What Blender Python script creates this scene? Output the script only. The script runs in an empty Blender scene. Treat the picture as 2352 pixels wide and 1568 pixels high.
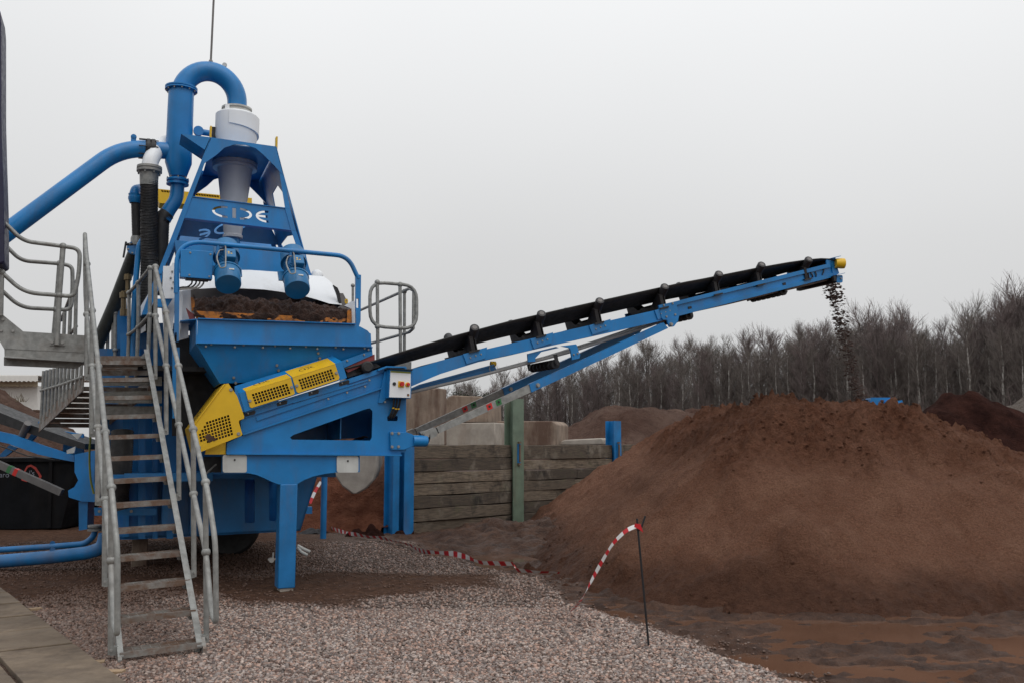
import bpy, math, random
import numpy as np
from mathutils import Vector, Matrix
from mathutils.geometry import tessellate_polygon

random.seed(7)
rng = np.random.default_rng(7)
scene = bpy.context.scene
COL = scene.collection

# ------------------------------------------------------------------ camera
EYE = 1.8
FPX = 2150.0                       # focal length on a 2352 x 1568 picture
HORIZON = 1020.0
TILT = math.atan((HORIZON - 784.0) / FPX)
cam_d = bpy.data.cameras.new('camera')
cam_d.sensor_width = 36.0
cam_d.lens = FPX / 2352.0 * 36.0
cam_d.clip_start = 0.1
cam_d.clip_end = 4000.0
cam = bpy.data.objects.new('camera', cam_d)
COL.objects.link(cam)
cam.location = (0, 0, EYE)
cam.rotation_euler = (math.pi / 2 + TILT, 0, 0)
scene.camera = cam

# ------------------------------------------------------------------ sky (overcast: brighter towards the zenith) and a very soft sun
world = bpy.data.worlds.new('World')
scene.world = world
world.use_nodes = True
wn = world.node_tree.nodes
wl = world.node_tree.links
wn.clear()
SUN_EL, SUN_AZ = math.radians(60), math.radians(150)      # azimuth from +Y towards +X
w_out = wn.new('ShaderNodeOutputWorld')
w_bg = wn.new('ShaderNodeBackground')
w_geo = wn.new('ShaderNodeNewGeometry')
w_sep = wn.new('ShaderNodeSeparateXYZ')
w_ramp = wn.new('ShaderNodeValToRGB')
w_nz = wn.new('ShaderNodeTexNoise')
w_mix = wn.new('ShaderNodeMix'); w_mix.data_type = 'RGBA'; w_mix.blend_type = 'MULTIPLY'
w_neg = wn.new('ShaderNodeVectorMath'); w_neg.operation = 'SCALE'; w_neg.inputs['Scale'].default_value = -1.0
wl.new(w_geo.outputs['Incoming'], w_neg.inputs[0])
wl.new(w_neg.outputs[0], w_sep.inputs[0])
wl.new(w_sep.outputs['Z'], w_ramp.inputs[0])
cr = w_ramp.color_ramp
cr.elements[0].position = 0.0; cr.elements[0].color = (0.53, 0.532, 0.534, 1)
cr.elements[1].position = 1.0; cr.elements[1].color = (1.0, 1.02, 1.05, 1)
e = cr.elements.new(0.20); e.color = (0.64, 0.643, 0.646, 1)
e = cr.elements.new(0.45); e.color = (0.85, 0.86, 0.87, 1)
w_nz.inputs['Scale'].default_value = 1.1
w_nz.inputs['Detail'].default_value = 3.0
w_nz.inputs['Roughness'].default_value = 0.45
wl.new(w_neg.outputs[0], w_nz.inputs['Vector'])
w_r2 = wn.new('ShaderNodeMapRange')
w_r2.inputs['From Min'].default_value = 0.3; w_r2.inputs['From Max'].default_value = 0.7
w_r2.inputs['To Min'].default_value = 0.93; w_r2.inputs['To Max'].default_value = 1.06
wl.new(w_nz.outputs['Fac'], w_r2.inputs['Value'])
w_mix.inputs['Factor'].default_value = 1.0
wl.new(w_ramp.outputs['Color'], w_mix.inputs['A'])
wl.new(w_r2.outputs['Result'], w_mix.inputs['B'])
# thin veil of the real daylight sky behind the cloud
w_sky = wn.new('ShaderNodeTexSky'); w_sky.sky_type = 'NISHITA'; w_sky.sun_disc = False
w_sky.sun_elevation = SUN_EL; w_sky.sun_rotation = SUN_AZ
w_hs = wn.new('ShaderNodeHueSaturation'); w_hs.inputs['Saturation'].default_value = 0.12; w_hs.inputs['Value'].default_value = 0.12
wl.new(w_sky.outputs['Color'], w_hs.inputs['Color'])
w_m2 = wn.new('ShaderNodeMix'); w_m2.data_type = 'RGBA'; w_m2.inputs['Factor'].default_value = 0.06
wl.new(w_mix.outputs['Result'], w_m2.inputs['A'])
wl.new(w_hs.outputs['Color'], w_m2.inputs['B'])
wl.new(w_m2.outputs['Result'], w_bg.inputs['Color'])
w_bg.inputs['Strength'].default_value = 1.06
wl.new(w_bg.outputs[0], w_out.inputs['Surface'])

sun_d = bpy.data.lights.new('sun', 'SUN')
sun_d.energy = 0.9
sun_d.angle = math.radians(50)
sun_d.color = (1.0, 0.97, 0.93)
sun = bpy.data.objects.new('sun', sun_d)
COL.objects.link(sun)
sdir = Vector((math.sin(SUN_AZ) * math.cos(SUN_EL), math.cos(SUN_AZ) * math.cos(SUN_EL), math.sin(SUN_EL)))
sun.rotation_euler = sdir.to_track_quat('Z', 'Y').to_euler()
sun.location = (0, 0, 40)

scene.view_settings.view_transform = 'Standard'
scene.view_settings.look = 'None'
scene.view_settings.exposure = 0.0
scene.view_settings.gamma = 1.0
scene.view_settings.use_curve_mapping = False
scene.render.engine = 'CYCLES'
scene.cycles.max_bounces = 6
scene.cycles.diffuse_bounces = 3
scene.cycles.glossy_bounces = 3
scene.cycles.use_denoising = True

# ------------------------------------------------------------------ measuring: pixel of the 2352 x 1568 picture -> point of the place
CT, ST = math.cos(TILT), math.sin(TILT)
def ray(p):
    cx = (p[0] - 1176.0) / FPX; cy = (784.0 - p[1]) / FPX
    return Vector((cx, CT - ST * cy, ST + CT * cy))
def gnd(px, py, z=0.0):
    d = ray((px, py)); t = (z - EYE) / d.z
    return Vector((d.x * t, d.y * t, z))
def atY(px, py, Y):
    d = ray((px, py)); t = Y / d.y
    return Vector((d.x * t, Y, EYE + d.z * t))
# the machine's own frame: u along its front, v away from the viewer
ANG = math.radians(22.3)
UD = Vector((math.cos(ANG), math.sin(ANG), 0)); VD = Vector((-math.sin(ANG), math.cos(ANG), 0)); ZD = Vector((0, 0, 1))
ORG = gnd(640, 1366)
def P(p, v):
    d = ray(p); o = Vector((0, 0, EYE)) - ORG
    t = (v - o.dot(VD)) / d.dot(VD)
    return Vector((0, 0, EYE)) + d * t
def M(u, v, z): return ORG + UD * u + VD * v + ZD * z
def uvz(q): r = q - ORG; return (r.dot(UD), r.dot(VD), q.z)
def crop(ax, sx, ay, sy=None):
    sy = sx if sy is None else sy
    return lambda x, y: (ax + sx * x, ay + sy * y)
A1 = crop(0, .28645, 0); A2 = crop(245.0, .28645, 275.6); A3 = crop(0, .26042, 502.2)
A4 = crop(336.9, .2890, 612.5); A5 = crop(0, .3125, 857.5); A6 = crop(0, .3125, 1163.7)
A7 = crop(551.2, .3125, 1010.6); A8 = crop(796.2, .33854, 551.2); B1 = crop(1470, .26042, 563.5)
B3 = crop(918.7, .3125, 796.2); B5 = crop(735, .36458, 1163.7); B6 = crop(398.1, .21093, 539)
B7 = crop(0, .3125, 826.9); B8 = crop(0, .26574, 502.2)
C1 = crop(392, .17708, 796.2); C2 = crop(183.7, .1875, 575.7); C3 = crop(220.5, .25394, 918.7)
C4 = crop(857.5, .13279, 820.7); C5 = crop(1849.7, .07811, 563.5); C6 = crop(0, .08593, 1029)
def pp(cr_, *xy): return [cr_(a, b) for a, b in xy]

# ------------------------------------------------------------------ mesh building
class MB:
    def __init__(s): s.v = []; s.f = []; s.mi = []
    def add(s, vs, fs, mi=0):
        o = len(s.v); s.v += [tuple(x) for x in vs]; s.f += [tuple(i + o for i in f) for f in fs]; s.mi += [mi] * len(fs)
        return s
    def prism(s, outer, ext, holes=(), mi=0):
        loops = [list(map(Vector, outer))] + [list(map(Vector, h)) for h in holes]
        flat = [q for l in loops for q in l]
        tris = tessellate_polygon(loops)
        n = len(flat); ext = Vector(ext)
        vs = flat + [q + ext for q in flat]
        nrm = Vector((0, 0, 0))
        for i in range(len(loops[0])):
            a, b = loops[0][i], loops[0][(i + 1) % len(loops[0])]
            nrm += (a - loops[0][0]).cross(b - loops[0][0])
        fs = []
        for t in tris:
            a, b, c = flat[t[0]], flat[t[1]], flat[t[2]]
            tn = (b - a).cross(c - a)
            t = tuple(t) if tn.dot(ext) < 0 else (t[0], t[2], t[1])
            fs.append(t); fs.append(tuple(i + n for i in (t[0], t[2], t[1])))
        o = 0
        for k, l in enumerate(loops):
            m = len(l)
            ar = Vector((0, 0, 0))
            for i in range(m): ar += (l[i] - l[0]).cross(l[(i + 1) % m] - l[0])
            flip = (ar.dot(ext) > 0) ^ (k > 0)
            for i in range(m):
                a, b = o + i, o + (i + 1) % m
                q = (a, b, b + n, a + n)
                fs.append(q if flip else q[::-1])
            o += m
        return s.add(vs, fs, mi)
    def boxa(s, c, ax, ay, az, mi=0):
        c = Vector(c)
        vs = [c + ax * i + ay * j + az * k for i in (-1, 1) for j in (-1, 1) for k in (-1, 1)]
        fs = [(0, 1, 3, 2), (4, 6, 7, 5), (0, 4, 5, 1), (2, 3, 7, 6), (0, 2, 6, 4), (1, 5, 7, 3)]
        if ax.cross(ay).dot(az) < 0: fs = [f[::-1] for f in fs]
        return s.add(vs, fs, mi)
    def mbox(s, u0, u1, v0, v1, z0, z1, mi=0):
        c = M((u0 + u1) / 2, (v0 + v1) / 2, (z0 + z1) / 2)
        return s.boxa(c, UD * abs(u1 - u0) / 2, VD * abs(v1 - v0) / 2, ZD * abs(z1 - z0) / 2, mi)
    def beam(s, a, b, w, h, up=ZD, mi=0):
        a, b = Vector(a), Vector(b); d = (b - a); L = d.length; d = d / L
        sd = d.cross(Vector(up)); sd.normalize(); u2 = sd.cross(d)
        return s.boxa((a + b) / 2, d * L / 2, sd * w / 2, u2 * h / 2, mi)
    def lathe(s, o, ax, prof, seg=20, cap=True, mi=0):
        o = Vector(o); ax = Vector(ax).normalized()
        t = Vector((1, 0, 0)) if abs(ax.x) < .8 else Vector((0, 1, 0))
        e1 = ax.cross(t).normalized(); e2 = ax.cross(e1)
        vs = []; fs = []
        for (d, r) in prof:
            for k in range(seg):
                a = 2 * math.pi * k / seg
                vs.append(o + ax * d + (e1 * math.cos(a) + e2 * math.sin(a)) * r)
        for j in range(len(prof) - 1):
            for k in range(seg):
                k2 = (k + 1) % seg
                fs.append((j * seg + k, j * seg + k2, (j + 1) * seg + k2, (j + 1) * seg + k))
        if cap:
            fs.append(tuple(range(seg))[::-1]); fs.append(tuple((len(prof) - 1) * seg + k for k in range(seg)))
        return s.add(vs, fs, mi)
    def tube(s, path, r, seg=10, cap=True, closed=False, mi=0):
        pts = [Vector(q) for q in path]; n = len(pts)
        rs = r if isinstance(r, (list, tuple)) else [r] * n
        prev = None; vs = []; fs = []
        for i in range(n):
            if closed: d = pts[(i + 1) % n] - pts[i - 1]
            else: d = pts[min(i + 1, n - 1)] - pts[max(i - 1, 0)]
            d.normalize()
            if prev is None:
                t = Vector((0, 0, 1)) if abs(d.z) < .9 else Vector((1, 0, 0))
                e1 = d.cross(t).normalized()
            else:
                e1 = (prev - d * prev.dot(d)).normalized()
            prev = e1; e2 = d.cross(e1)
            for k in range(seg):
                a = 2 * math.pi * k / seg
                vs.append(pts[i] + (e1 * math.cos(a) + e2 * math.sin(a)) * rs[i])
        m = n if closed else n - 1
        for j in range(m):
            j2 = (j + 1) % n
            for k in range(seg):
                k2 = (k + 1) % seg
                fs.append((j * seg + k, j * seg + k2, j2 * seg + k2, j2 * seg + k))
        if cap and not closed:
            fs.append(tuple(range(seg))[::-1]); fs.append(tuple((n - 1) * seg + k for k in range(seg)))
        return s.add(vs, fs, mi)
    def ball(s, c, r, seg=10, rings=6, mi=0):
        prof = [(-r * math.cos(math.pi * i / rings), max(r * math.sin(math.pi * i / rings), 1e-4)) for i in range(rings + 1)]
        return s.lathe(c, ZD, prof, seg, False, mi)
    def build(s, name, mat, parent=None, smooth=35, bevel=0):
        me = bpy.data.meshes.new(name)
        base = parent_base(parent)
        me.from_pydata([(x - base.x, y - base.y, z - base.z) for x, y, z in s.v], [], s.f)
        for m in (mat if isinstance(mat, (list, tuple)) else [mat]): me.materials.append(m)
        if any(s.mi): me.polygons.foreach_set('material_index', s.mi)
        if smooth:
            me.polygons.foreach_set('use_smooth', [True] * len(me.polygons))
            me.set_sharp_from_angle(angle=math.radians(smooth))
        me.update()
        o = bpy.data.objects.new(name, me)
        COL.objects.link(o)
        if parent is not None: o.parent = parent
        if bevel:
            b = o.modifiers.new('edge', 'BEVEL'); b.width = bevel; b.segments = 2; b.limit_method = 'ANGLE'; b.angle_limit = math.radians(40)
        return o
BASES = {}
def parent_base(parent):
    b = Vector((0, 0, 0))
    p = parent
    while p is not None:
        b += Vector(p.location); p = p.parent
    return b
def thing(name, label, cat, loc=(0, 0, 0), group=None):
    o = bpy.data.objects.new(name, None); COL.objects.link(o)
    o.location = loc; o.empty_display_size = .2
    return tag(o, label, cat, group)
def tag(o, label=None, cat=None, group=None, kind=None):
    if label: o['label'] = label
    if cat: o['category'] = cat
    if group: o['group'] = group
    if kind: o['kind'] = kind
    return o
def plate(name, pts, v, th, mat, parent, holes=(), bevel=0):
    return MB().prism([P(q, v) for q in pts], VD * th, [[P(q, v) for q in h] for h in holes]).build(name, mat, parent, bevel=bevel)
def fillet(pts, r, n=6):
    pts = [Vector(q) for q in pts]; out = [pts[0]]
    for i in range(1, len(pts) - 1):
        a, b, c = pts[i - 1], pts[i], pts[i + 1]
        d1 = (a - b); d2 = (c - b)
        rr = min(r, d1.length * .48, d2.length * .48)
        p0 = b + d1.normalized() * rr; p1 = b + d2.normalized() * rr
        for k in range(n + 1):
            t = k / n
            out.append(p0 * (1 - t) ** 2 + b * 2 * t * (1 - t) + p1 * t * t)
    out.append(pts[-1]); return out
def rrect(x0, y0, x1, y1, r, n=4):
    out = []
    for (cx, cy, a0) in ((x1 - r, y0 + r, -90), (x1 - r, y1 - r, 0), (x0 + r, y1 - r, 90), (x0 + r, y0 + r, 180)):
        for k in range(n + 1):
            a = math.radians(a0 + 90 * k / n); out.append((cx + r * math.cos(a), cy + r * math.sin(a)))
    return out
def copy_of(o, parent, delta):
    c = o.copy(); COL.objects.link(c); c.parent = parent; c.location = Vector(o.location) + Vector(delta)
    return c
BOLT = {}
def bolts(pts, parent, axis, r=.018, h=.02, mat=None, name='bolt'):
    """hexagon bolt heads, one object each, sharing one mesh"""
    r = r * .78; key = (round(r, 4), tuple(round(c, 3) for c in axis), mat.name)
    me = BOLT.get(key)
    if me is None:
        mb = MB().lathe((0, 0, 0), axis, [(0, r * 1.35), (h * .25, r * 1.35), (h * .25, r), (h, r * .95)], 6)
        me = bpy.data.meshes.new('bolt'); me.from_pydata(mb.v, [], mb.f); me.materials.append(mat); BOLT[key] = me
    base = parent_base(parent)
    for q in pts:
        o = bpy.data.objects.new(name, me); COL.objects.link(o); o.parent = parent; o.location = Vector(q) - base

# ------------------------------------------------------------------ noise on arrays
def _vn(x, y, seed):
    xi = np.floor(x).astype(np.int64); yi = np.floor(y).astype(np.int64)
    fx = x - xi; fy = y - yi
    fx = fx * fx * fx * (fx * (fx * 6 - 15) + 10); fy = fy * fy * fy * (fy * (fy * 6 - 15) + 10)
    def h(a, b):
        n = (a * 374761393 + b * 668265263 + seed * 974634) & 0x7fffffff
        n = ((n ^ (n >> 13)) * 1274126177) & 0x7fffffff
        n = (n ^ (n >> 16)) & 0xffff
        return n / 65535.0
    return (h(xi, yi) * (1 - fx) + h(xi + 1, yi) * fx) * (1 - fy) + (h(xi, yi + 1) * (1 - fx) + h(xi + 1, yi + 1) * fx) * fy
def fbm(x, y, scale=1.0, octaves=4, seed=1, gain=.5):
    a = 1.0; s = 0.0; out = np.zeros_like(x, dtype=float); c, sn = math.cos(.7), math.sin(.7)
    x = x * scale; y = y * scale
    for i in range(octaves):
        out += a * (_vn(x, y, seed + i * 17) - .5); s += a
        a *= gain; x, y = (x * c - y * sn) * 2.03 + 11.3, (x * sn + y * c) * 2.03 + 5.7
    return out / s * 2
def sstep(a, b, x):
    t = np.clip((x - a) / (b - a), 0, 1); return t * t * (3 - 2 * t)
def grid_mesh(name, X, Y, Z, mat, parent=None, attrs=None, keep=None):
    """X, Y, Z: arrays (ny, nx)"""
    ny, nx = X.shape
    me = bpy.data.meshes.new(name)
    idx = np.arange(ny * nx).reshape(ny, nx)
    q = np.stack([idx[:-1, :-1], idx[:-1, 1:], idx[1:, 1:], idx[1:, :-1]], -1).reshape(-1, 4)
    if keep is not None: q = q[keep[:-1, :-1].reshape(-1)]
    co = np.stack([X, Y, Z], -1).reshape(-1, 3)
    if keep is not None:
        used = np.unique(q); mp = np.full(ny * nx, -1); mp[used] = np.arange(len(used)); q = mp[q]; co = co[used]
    else: used = None
    base = np.array(parent_base(parent)); co = co - base
    me.vertices.add(len(co)); me.vertices.foreach_set('co', co.astype(np.float32).ravel())
    me.loops.add(q.size); me.loops.foreach_set('vertex_index', q.astype(np.int32).ravel())
    me.polygons.add(len(q)); me.polygons.foreach_set('loop_start', np.arange(0, q.size, 4, dtype=np.int32))
    me.polygons.foreach_set('use_smooth', np.ones(len(q), dtype=bool))
    me.update(calc_edges=True); me.validate()
    for k, a in (attrs or {}).items():
        a = a.reshape(-1); a = a if used is None else a[used]
        at = me.attributes.new(k, 'FLOAT', 'POINT'); at.data.foreach_set('value', a.astype(np.float32))
    me.materials.append(mat)
    o = bpy.data.objects.new(name, me); COL.objects.link(o)
    if parent is not None: o.parent = parent
    return o

# ------------------------------------------------------------------ materials
class NT:
    def __init__(s, name):
        s.m = bpy.data.materials.new(name); s.m.use_nodes = True
        s.t = s.m.node_tree; s.b = s.t.nodes['Principled BSDF']; s.co = None
    def n(s, t, **kw):
        x = s.t.nodes.new(t)
        for k, v in kw.items(): setattr(x, k, v)
        return x
    def l(s, a, b): s.t.links.new(a, b)
    def coord(s, world=True, scale=(1, 1, 1)):
        c = s.n('ShaderNodeNewGeometry').outputs['Position'] if world else s.n('ShaderNodeTexCoord').outputs['Object']
        mp = s.n('ShaderNodeMapping'); mp.inputs['Scale'].default_value = scale
        s.l(c, mp.inputs['Vector']); return mp.outputs['Vector']
    def noise(s, vec, scale, detail=4, rough=.55, lo=.35, hi=.65, a=0., b=1.):
        x = s.n('ShaderNodeTexNoise'); x.inputs['Scale'].default_value = scale; x.inputs['Detail'].default_value = detail; x.inputs['Roughness'].default_value = rough
        s.l(vec, x.inputs['Vector'])
        r = s.n('ShaderNodeMapRange'); r.inputs['From Min'].default_value = lo; r.inputs['From Max'].default_value = hi
        r.inputs['To Min'].default_value = a; r.inputs['To Max'].default_value = b
        s.l(x.outputs['Fac'], r.inputs['Value']); return r.outputs['Result']
    def mix(s, fac, a, b, mode='MIX'):
        x = s.n('ShaderNodeMix', data_type='RGBA', blend_type=mode)
        for key, val in (('Factor', fac), ('A', a), ('B', b)):
            if hasattr(val, 'links') or isinstance(val, bpy.types.NodeSocket): s.l(val, x.inputs[key])
            elif key == 'Factor': x.inputs[key].default_value = val
            else: x.inputs[key].default_value = (*val, 1) if len(val) == 3 else val
        return x.outputs['Result']
    def math(s, op, a, b=0.):
        x = s.n('ShaderNodeMath', operation=op)
        for i, val in enumerate((a, b)):
            if isinstance(val, bpy.types.NodeSocket): s.l(val, x.inputs[i])
            else: x.inputs[i].default_value = val
        return x.outputs[0]
    def bump(s, h, strength=.3, dist=.01):
        x = s.n('ShaderNodeBump'); x.inputs['Strength'].default_value = strength; x.inputs['Distance'].default_value = dist
        s.l(h, x.inputs['Height']); s.l(x.outputs['Normal'], s.b.inputs['Normal'])
    def color(s, c):
        if isinstance(c, bpy.types.NodeSocket): s.l(c, s.b.inputs['Base Color'])
        else: s.b.inputs['Base Color'].default_value = (*c, 1)
    def rough(s, r):
        if isinstance(r, bpy.types.NodeSocket): s.l(r, s.b.inputs['Roughness'])
        else: s.b.inputs['Roughness'].default_value = r
def mulc(c, k): return tuple(min(1, x * k) for x in c)
def simple(name, c, rough=.5, metal=0., var=.15, scale=6., dirt=None, dirt_amt=.5, dirt_scale=2.5, bump=0., bump_scale=40., streak=True, lo=.5, hi=.75, chip=None):
    n = NT(name)
    w = n.coord(False)
    a = n.noise(w, scale, 4)
    col = n.mix(a, mulc(c, 1 - var), mulc(c, 1 + var))
    rv = n.noise(w, scale * 2.3, 3, a=rough * .85, b=min(1, rough * 1.2))
    if dirt:
        w2 = n.coord(False, (1, 1, .22)) if streak else w
        d = n.noise(w2, dirt_scale, 7, .68, lo, hi, 0, dirt_amt)
        col = n.mix(d, col, dirt)
        rv = n.math('MAXIMUM', rv, n.math('MULTIPLY', d, .9))
    if chip:
        d2 = n.noise(w, 9., 8, .75, .66, .69, 0, .85)
        col = n.mix(d2, col, chip)
    n.color(col); n.rough(rv); n.b.inputs['Metallic'].default_value = metal
    if bump: n.bump(n.noise(w, bump_scale, 5), bump, .005)
    return n.m
MUDC = (.105, .060, .042)
BLUE = simple('blue_paint', (.006, .183, .475), .34, var=.14, scale=2.0, dirt=(.11, .085, .07), dirt_amt=.5, dirt_scale=3.0, lo=.50, hi=.82, bump=.04, bump_scale=30)
BLUE_D = simple('dusty_blue_paint', (.008, .160, .41), .44, var=.18, scale=2.5, dirt=(.13, .085, .06), dirt_amt=.6, dirt_scale=2.2, lo=.48, hi=.8, chip=(.09, .05, .035), bump=.06)
MOTOR = simple('motor_blue_paint', (.010, .155, .36), .40, var=.10, scale=5, dirt=(.10, .08, .07), dirt_amt=.3)
YEL = simple('yellow_paint', (.74, .45, .010), .42, var=.06, scale=3, dirt=(.16, .09, .04), dirt_amt=.7, dirt_scale=5.5, lo=.56, hi=.78)
WHITE = simple('white_paint', (.80, .82, .84), .45, var=.04, scale=2, dirt=(.35, .30, .26), dirt_amt=.45, dirt_scale=3, lo=.55, hi=.85)
OFFW = simple('weathered_white_steel', (.52, .53, .51), .55, var=.08, scale=6, dirt=(.25, .20, .16), dirt_amt=.6, dirt_scale=5, lo=.48, hi=.8)
GALV = simple('galvanised_steel', (.27, .272, .26), .50, .3, var=.2, scale=14, dirt=(.20, .16, .13), dirt_amt=.5, dirt_scale=4, lo=.5, hi=.8, streak=False, bump=.05)
GALVT = simple('rusty_galvanised_tread', (.27, .27, .255), .55, .2, var=.2, scale=12, dirt=(.16, .088, .054), dirt_amt=.9, dirt_scale=5, lo=.36, hi=.58, streak=False)
STEEL = simple('bright_steel', (.30, .295, .28), .4, .5, var=.1, scale=10)
CYCL = simple('silver_grey_paint', (.74, .75, .77), .42, .0, var=.06, scale=3, dirt=(.22, .2, .18), dirt_amt=.3)
GREYM = simple('worn_grey_steel', (.15, .14, .135), .55, .3, var=.15, scale=4)
RUB = simple('black_rubber', (.018, .018, .019), .6, var=.3, scale=6, dirt=(.07, .055, .05), dirt_amt=.5, dirt_scale=4, streak=False)
BLACKM = simple('black_steel', (.014, .014, .016), .5, .1, var=.3, scale=5, dirt=(.06, .045, .04), dirt_amt=.4, streak=False)
BELT_R = simple('worn_return_belt', (.27, .265, .26), .5, var=.15, scale=5, dirt=(.09, .07, .06), dirt_amt=.5, streak=False)
RED = simple('red_plastic', (.55, .02, .015), .35, var=.05)
GREEN = simple('green_plastic', (.03, .16, .05), .5, var=.1)
REDRUB = simple('red_rubber_skirt', (.20, .035, .035), .6, var=.2, dirt=(.08, .05, .04), dirt_amt=.4)
ORANGE = simple('orange_polyurethane', (.62, .20, .015), .5, var=.15, dirt=(.09, .045, .03), dirt_amt=.8, dirt_scale=8, lo=.45, hi=.6, streak=False)
OLIVE = simple('olive_green_strip', (.22, .25, .03), .5)
GREENP = simple('pale_green_steel', (.135, .185, .135), .6, var=.15, scale=4, dirt=(.12, .085, .055), dirt_amt=.65, dirt_scale=3, chip=(.10, .06, .04))
CONC = simple('weathered_concrete', (.25, .19, .145), .9, var=.2, scale=3, dirt=(.105, .060, .042), dirt_amt=.95, dirt_scale=1.4, lo=.44, hi=.60, bump=.4, bump_scale=30)
CONC_L = simple('pale_concrete', (.36, .32, .275), .9, var=.15, scale=4, dirt=(.22, .15, .11), dirt_amt=.6, dirt_scale=2.5, bump=.3)
NAVY = simple('navy_blue_paint', (.012, .012, .045), .5, var=.2)
SKIP = simple('black_painted_skip', (.006, .0065, .008), .6, var=.3, scale=3, dirt=(.022, .017, .014), dirt_amt=.5)
SKIP.node_tree.nodes['Principled BSDF'].inputs['Specular IOR Level'].default_value = .08
CANVAS = simple('cream_canvas', (.72, .70, .66), .8, var=.04)
CANVAS_S = simple('beige_canvas_valance', (.50, .42, .30), .8, var=.06)
TAPEW = simple('white_tape', (.80, .79, .78), .4, var=.05)
TAPER = simple('red_tape', (.60, .02, .03), .4, var=.08)
WOODP = simple('raw_timber', (.30, .21, .13), .85, var=.25, scale=8, bump=.2)
# ================================================================== GROUND
def poly_px(pts): return np.array([[*gnd(a, b)[:2]] for a, b in pts])
def sdist(poly, x, y):
    """signed distance to a closed polygon, positive inside"""
    d = np.full(x.shape, 1e9); ins = np.zeros(x.shape, bool)
    n = len(poly)
    for i in range(n):
        ax, ay = poly[i]; bx, by = poly[(i + 1) % n]
        ex, ey = bx - ax, by - ay
        t = np.clip(((x - ax) * ex + (y - ay) * ey) / (ex * ex + ey * ey + 1e-12), 0, 1)
        d = np.minimum(d, np.hypot(x - ax - t * ex, y - ay - t * ey))
        c = ((ay > y) != (by > y)) & (x < (bx - ax) * (y - ay) / (by - ay + 1e-12) + ax)
        ins ^= c
    return np.where(ins, d, -d)
GRAVEL = poly_px([(2300, 1720), (1950, 1605), (1860, 1575), (1740, 1525), (1600, 1475), (1490, 1442), (1390, 1415), (1310, 1388), (1270, 1352), (1235, 1325), (1160, 1316),
                  (1090, 1295), (1020, 1283), (950, 1268), (965, 1252), (890, 1234), (830, 1216), (740, 1205), (560, 1196), (-900, 1196), (-2600, 1720)])
BAND = poly_px([(-200, 1440), (60, 1380), (230, 1350), (420, 1362), (560, 1385), (640, 1392), (760, 1398), (900, 1375), (1010, 1352), (1130, 1350), (1120, 1328), (1000, 1326), (900, 1322), (780, 1318), (690, 1330), (560, 1330), (400, 1320), (200, 1318), (-200, 1340)])
HEAPTOE = np.array([*[tuple(gnd(a, b)[:2]) for a, b in ((1262, 1318), (1330, 1346), (1500, 1380), (1700, 1396), (1900, 1404), (2150, 1404), (2420, 1402), (2800, 1380))], (13.5, 14.5), (14.5, 19.5), (11, 25.0), (4.0, 25.5), (0.30, 22.6)])
PAVE = poly_px([(-14, 1350), (272, 1575), (420, 1750), (-1500, 1750), (-600, 1350)])
LEFTDIRT = poly_px([(-700, 1330), (400, 1330), (420, 1420), (330, 1500), (400, 1600), (300, 1750), (-1500, 1750)])
def mud_height(x, y):
    n1 = fbm(x * .55, y * 1.5, 1.0, 4, 3); n2 = fbm(x, y, 4.0, 4, 9)
    z = -.010 + .11 * n1 + .050 * n2
    rut = np.abs(fbm(x * .35, y * 1.9, 1.3, 3, 31)); z += .030 * (rut - .3)
    z += .085 * np.maximum(0, fbm(x * .7, y * 1.6, 3.4, 4, 35)) + .06 * np.maximum(0, fbm(x * .8, y * 1.3, 7.5, 3, 37)) - .016
    c = gnd(2060, 1490); z -= .045 * np.exp(-(((x - c.x) / 1.9) ** 2 + ((y - c.y) / .75) ** 2))
    c = gnd(1790, 1560); z -= .03 * np.exp(-(((x - c.x) / .8) ** 2 + ((y - c.y) / .4) ** 2))
    c = gnd(1120, 1278); z -= .07 * np.exp(-(((x - c.x) / 1.5) ** 2 + ((y - c.y) / .7) ** 2))
    c = gnd(1500, 1425); z -= .02 * np.exp(-(((x - c.x) / 1.6) ** 2 + ((y - c.y) / .4) ** 2))
    c = gnd(1210, 1235); z += .30 * np.exp(-(((x - c.x) / 1.5) ** 2 + ((y - c.y) / 1.5) ** 2)) * (1 + .8 * fbm(x, y, 3, 4, 77))
    return z
def ground_height(x, y):
    edge = sdist(GRAVEL, x, y) + .16 * fbm(x, y, 2.2, 4, 5)
    g = sstep(-.12, .18, edge)
    zg = .028 + .02 * fbm(x, y, .8, 3, 21) + .010 * fbm(x, y, 9., 3, 22)
    near = sstep(40, 26, np.hypot(x, y - 10))
    return mud_height(x, y) * (1 - g) * near + zg * g, g
def axis_pts(lo, hi, step, far_lo, far_hi):
    a = list(np.arange(lo, hi, step)); s = step
    while a[-1] < far_hi: s *= 1.35; a.append(a[-1] + s)
    b = []; s = step; t = lo
    while t > far_lo: s *= 1.35; t -= s; b.append(t)
    return np.array(b[::-1] + a)
gx = axis_pts(-9, 9.5, .055, -1500, 1500); gy = axis_pts(5.6, 21, .055, -400, 2500)
GX, GY = np.meshgrid(gx, gy)
GZ, GG = ground_height(GX, GY)
band = sstep(-.25, .30, sdist(BAND, GX, GY) + .32 * fbm(GX, GY, 1.7, 5, 51)) * GG
under = sstep(-.6, 1.2, sdist(poly_px([(-300, 1345), (300, 1335), (690, 1335), (760, 1262), (700, 1205), (-300, 1205)]), GX, GY) + .5 * fbm(GX, GY, 1.1, 4, 61))

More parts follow.
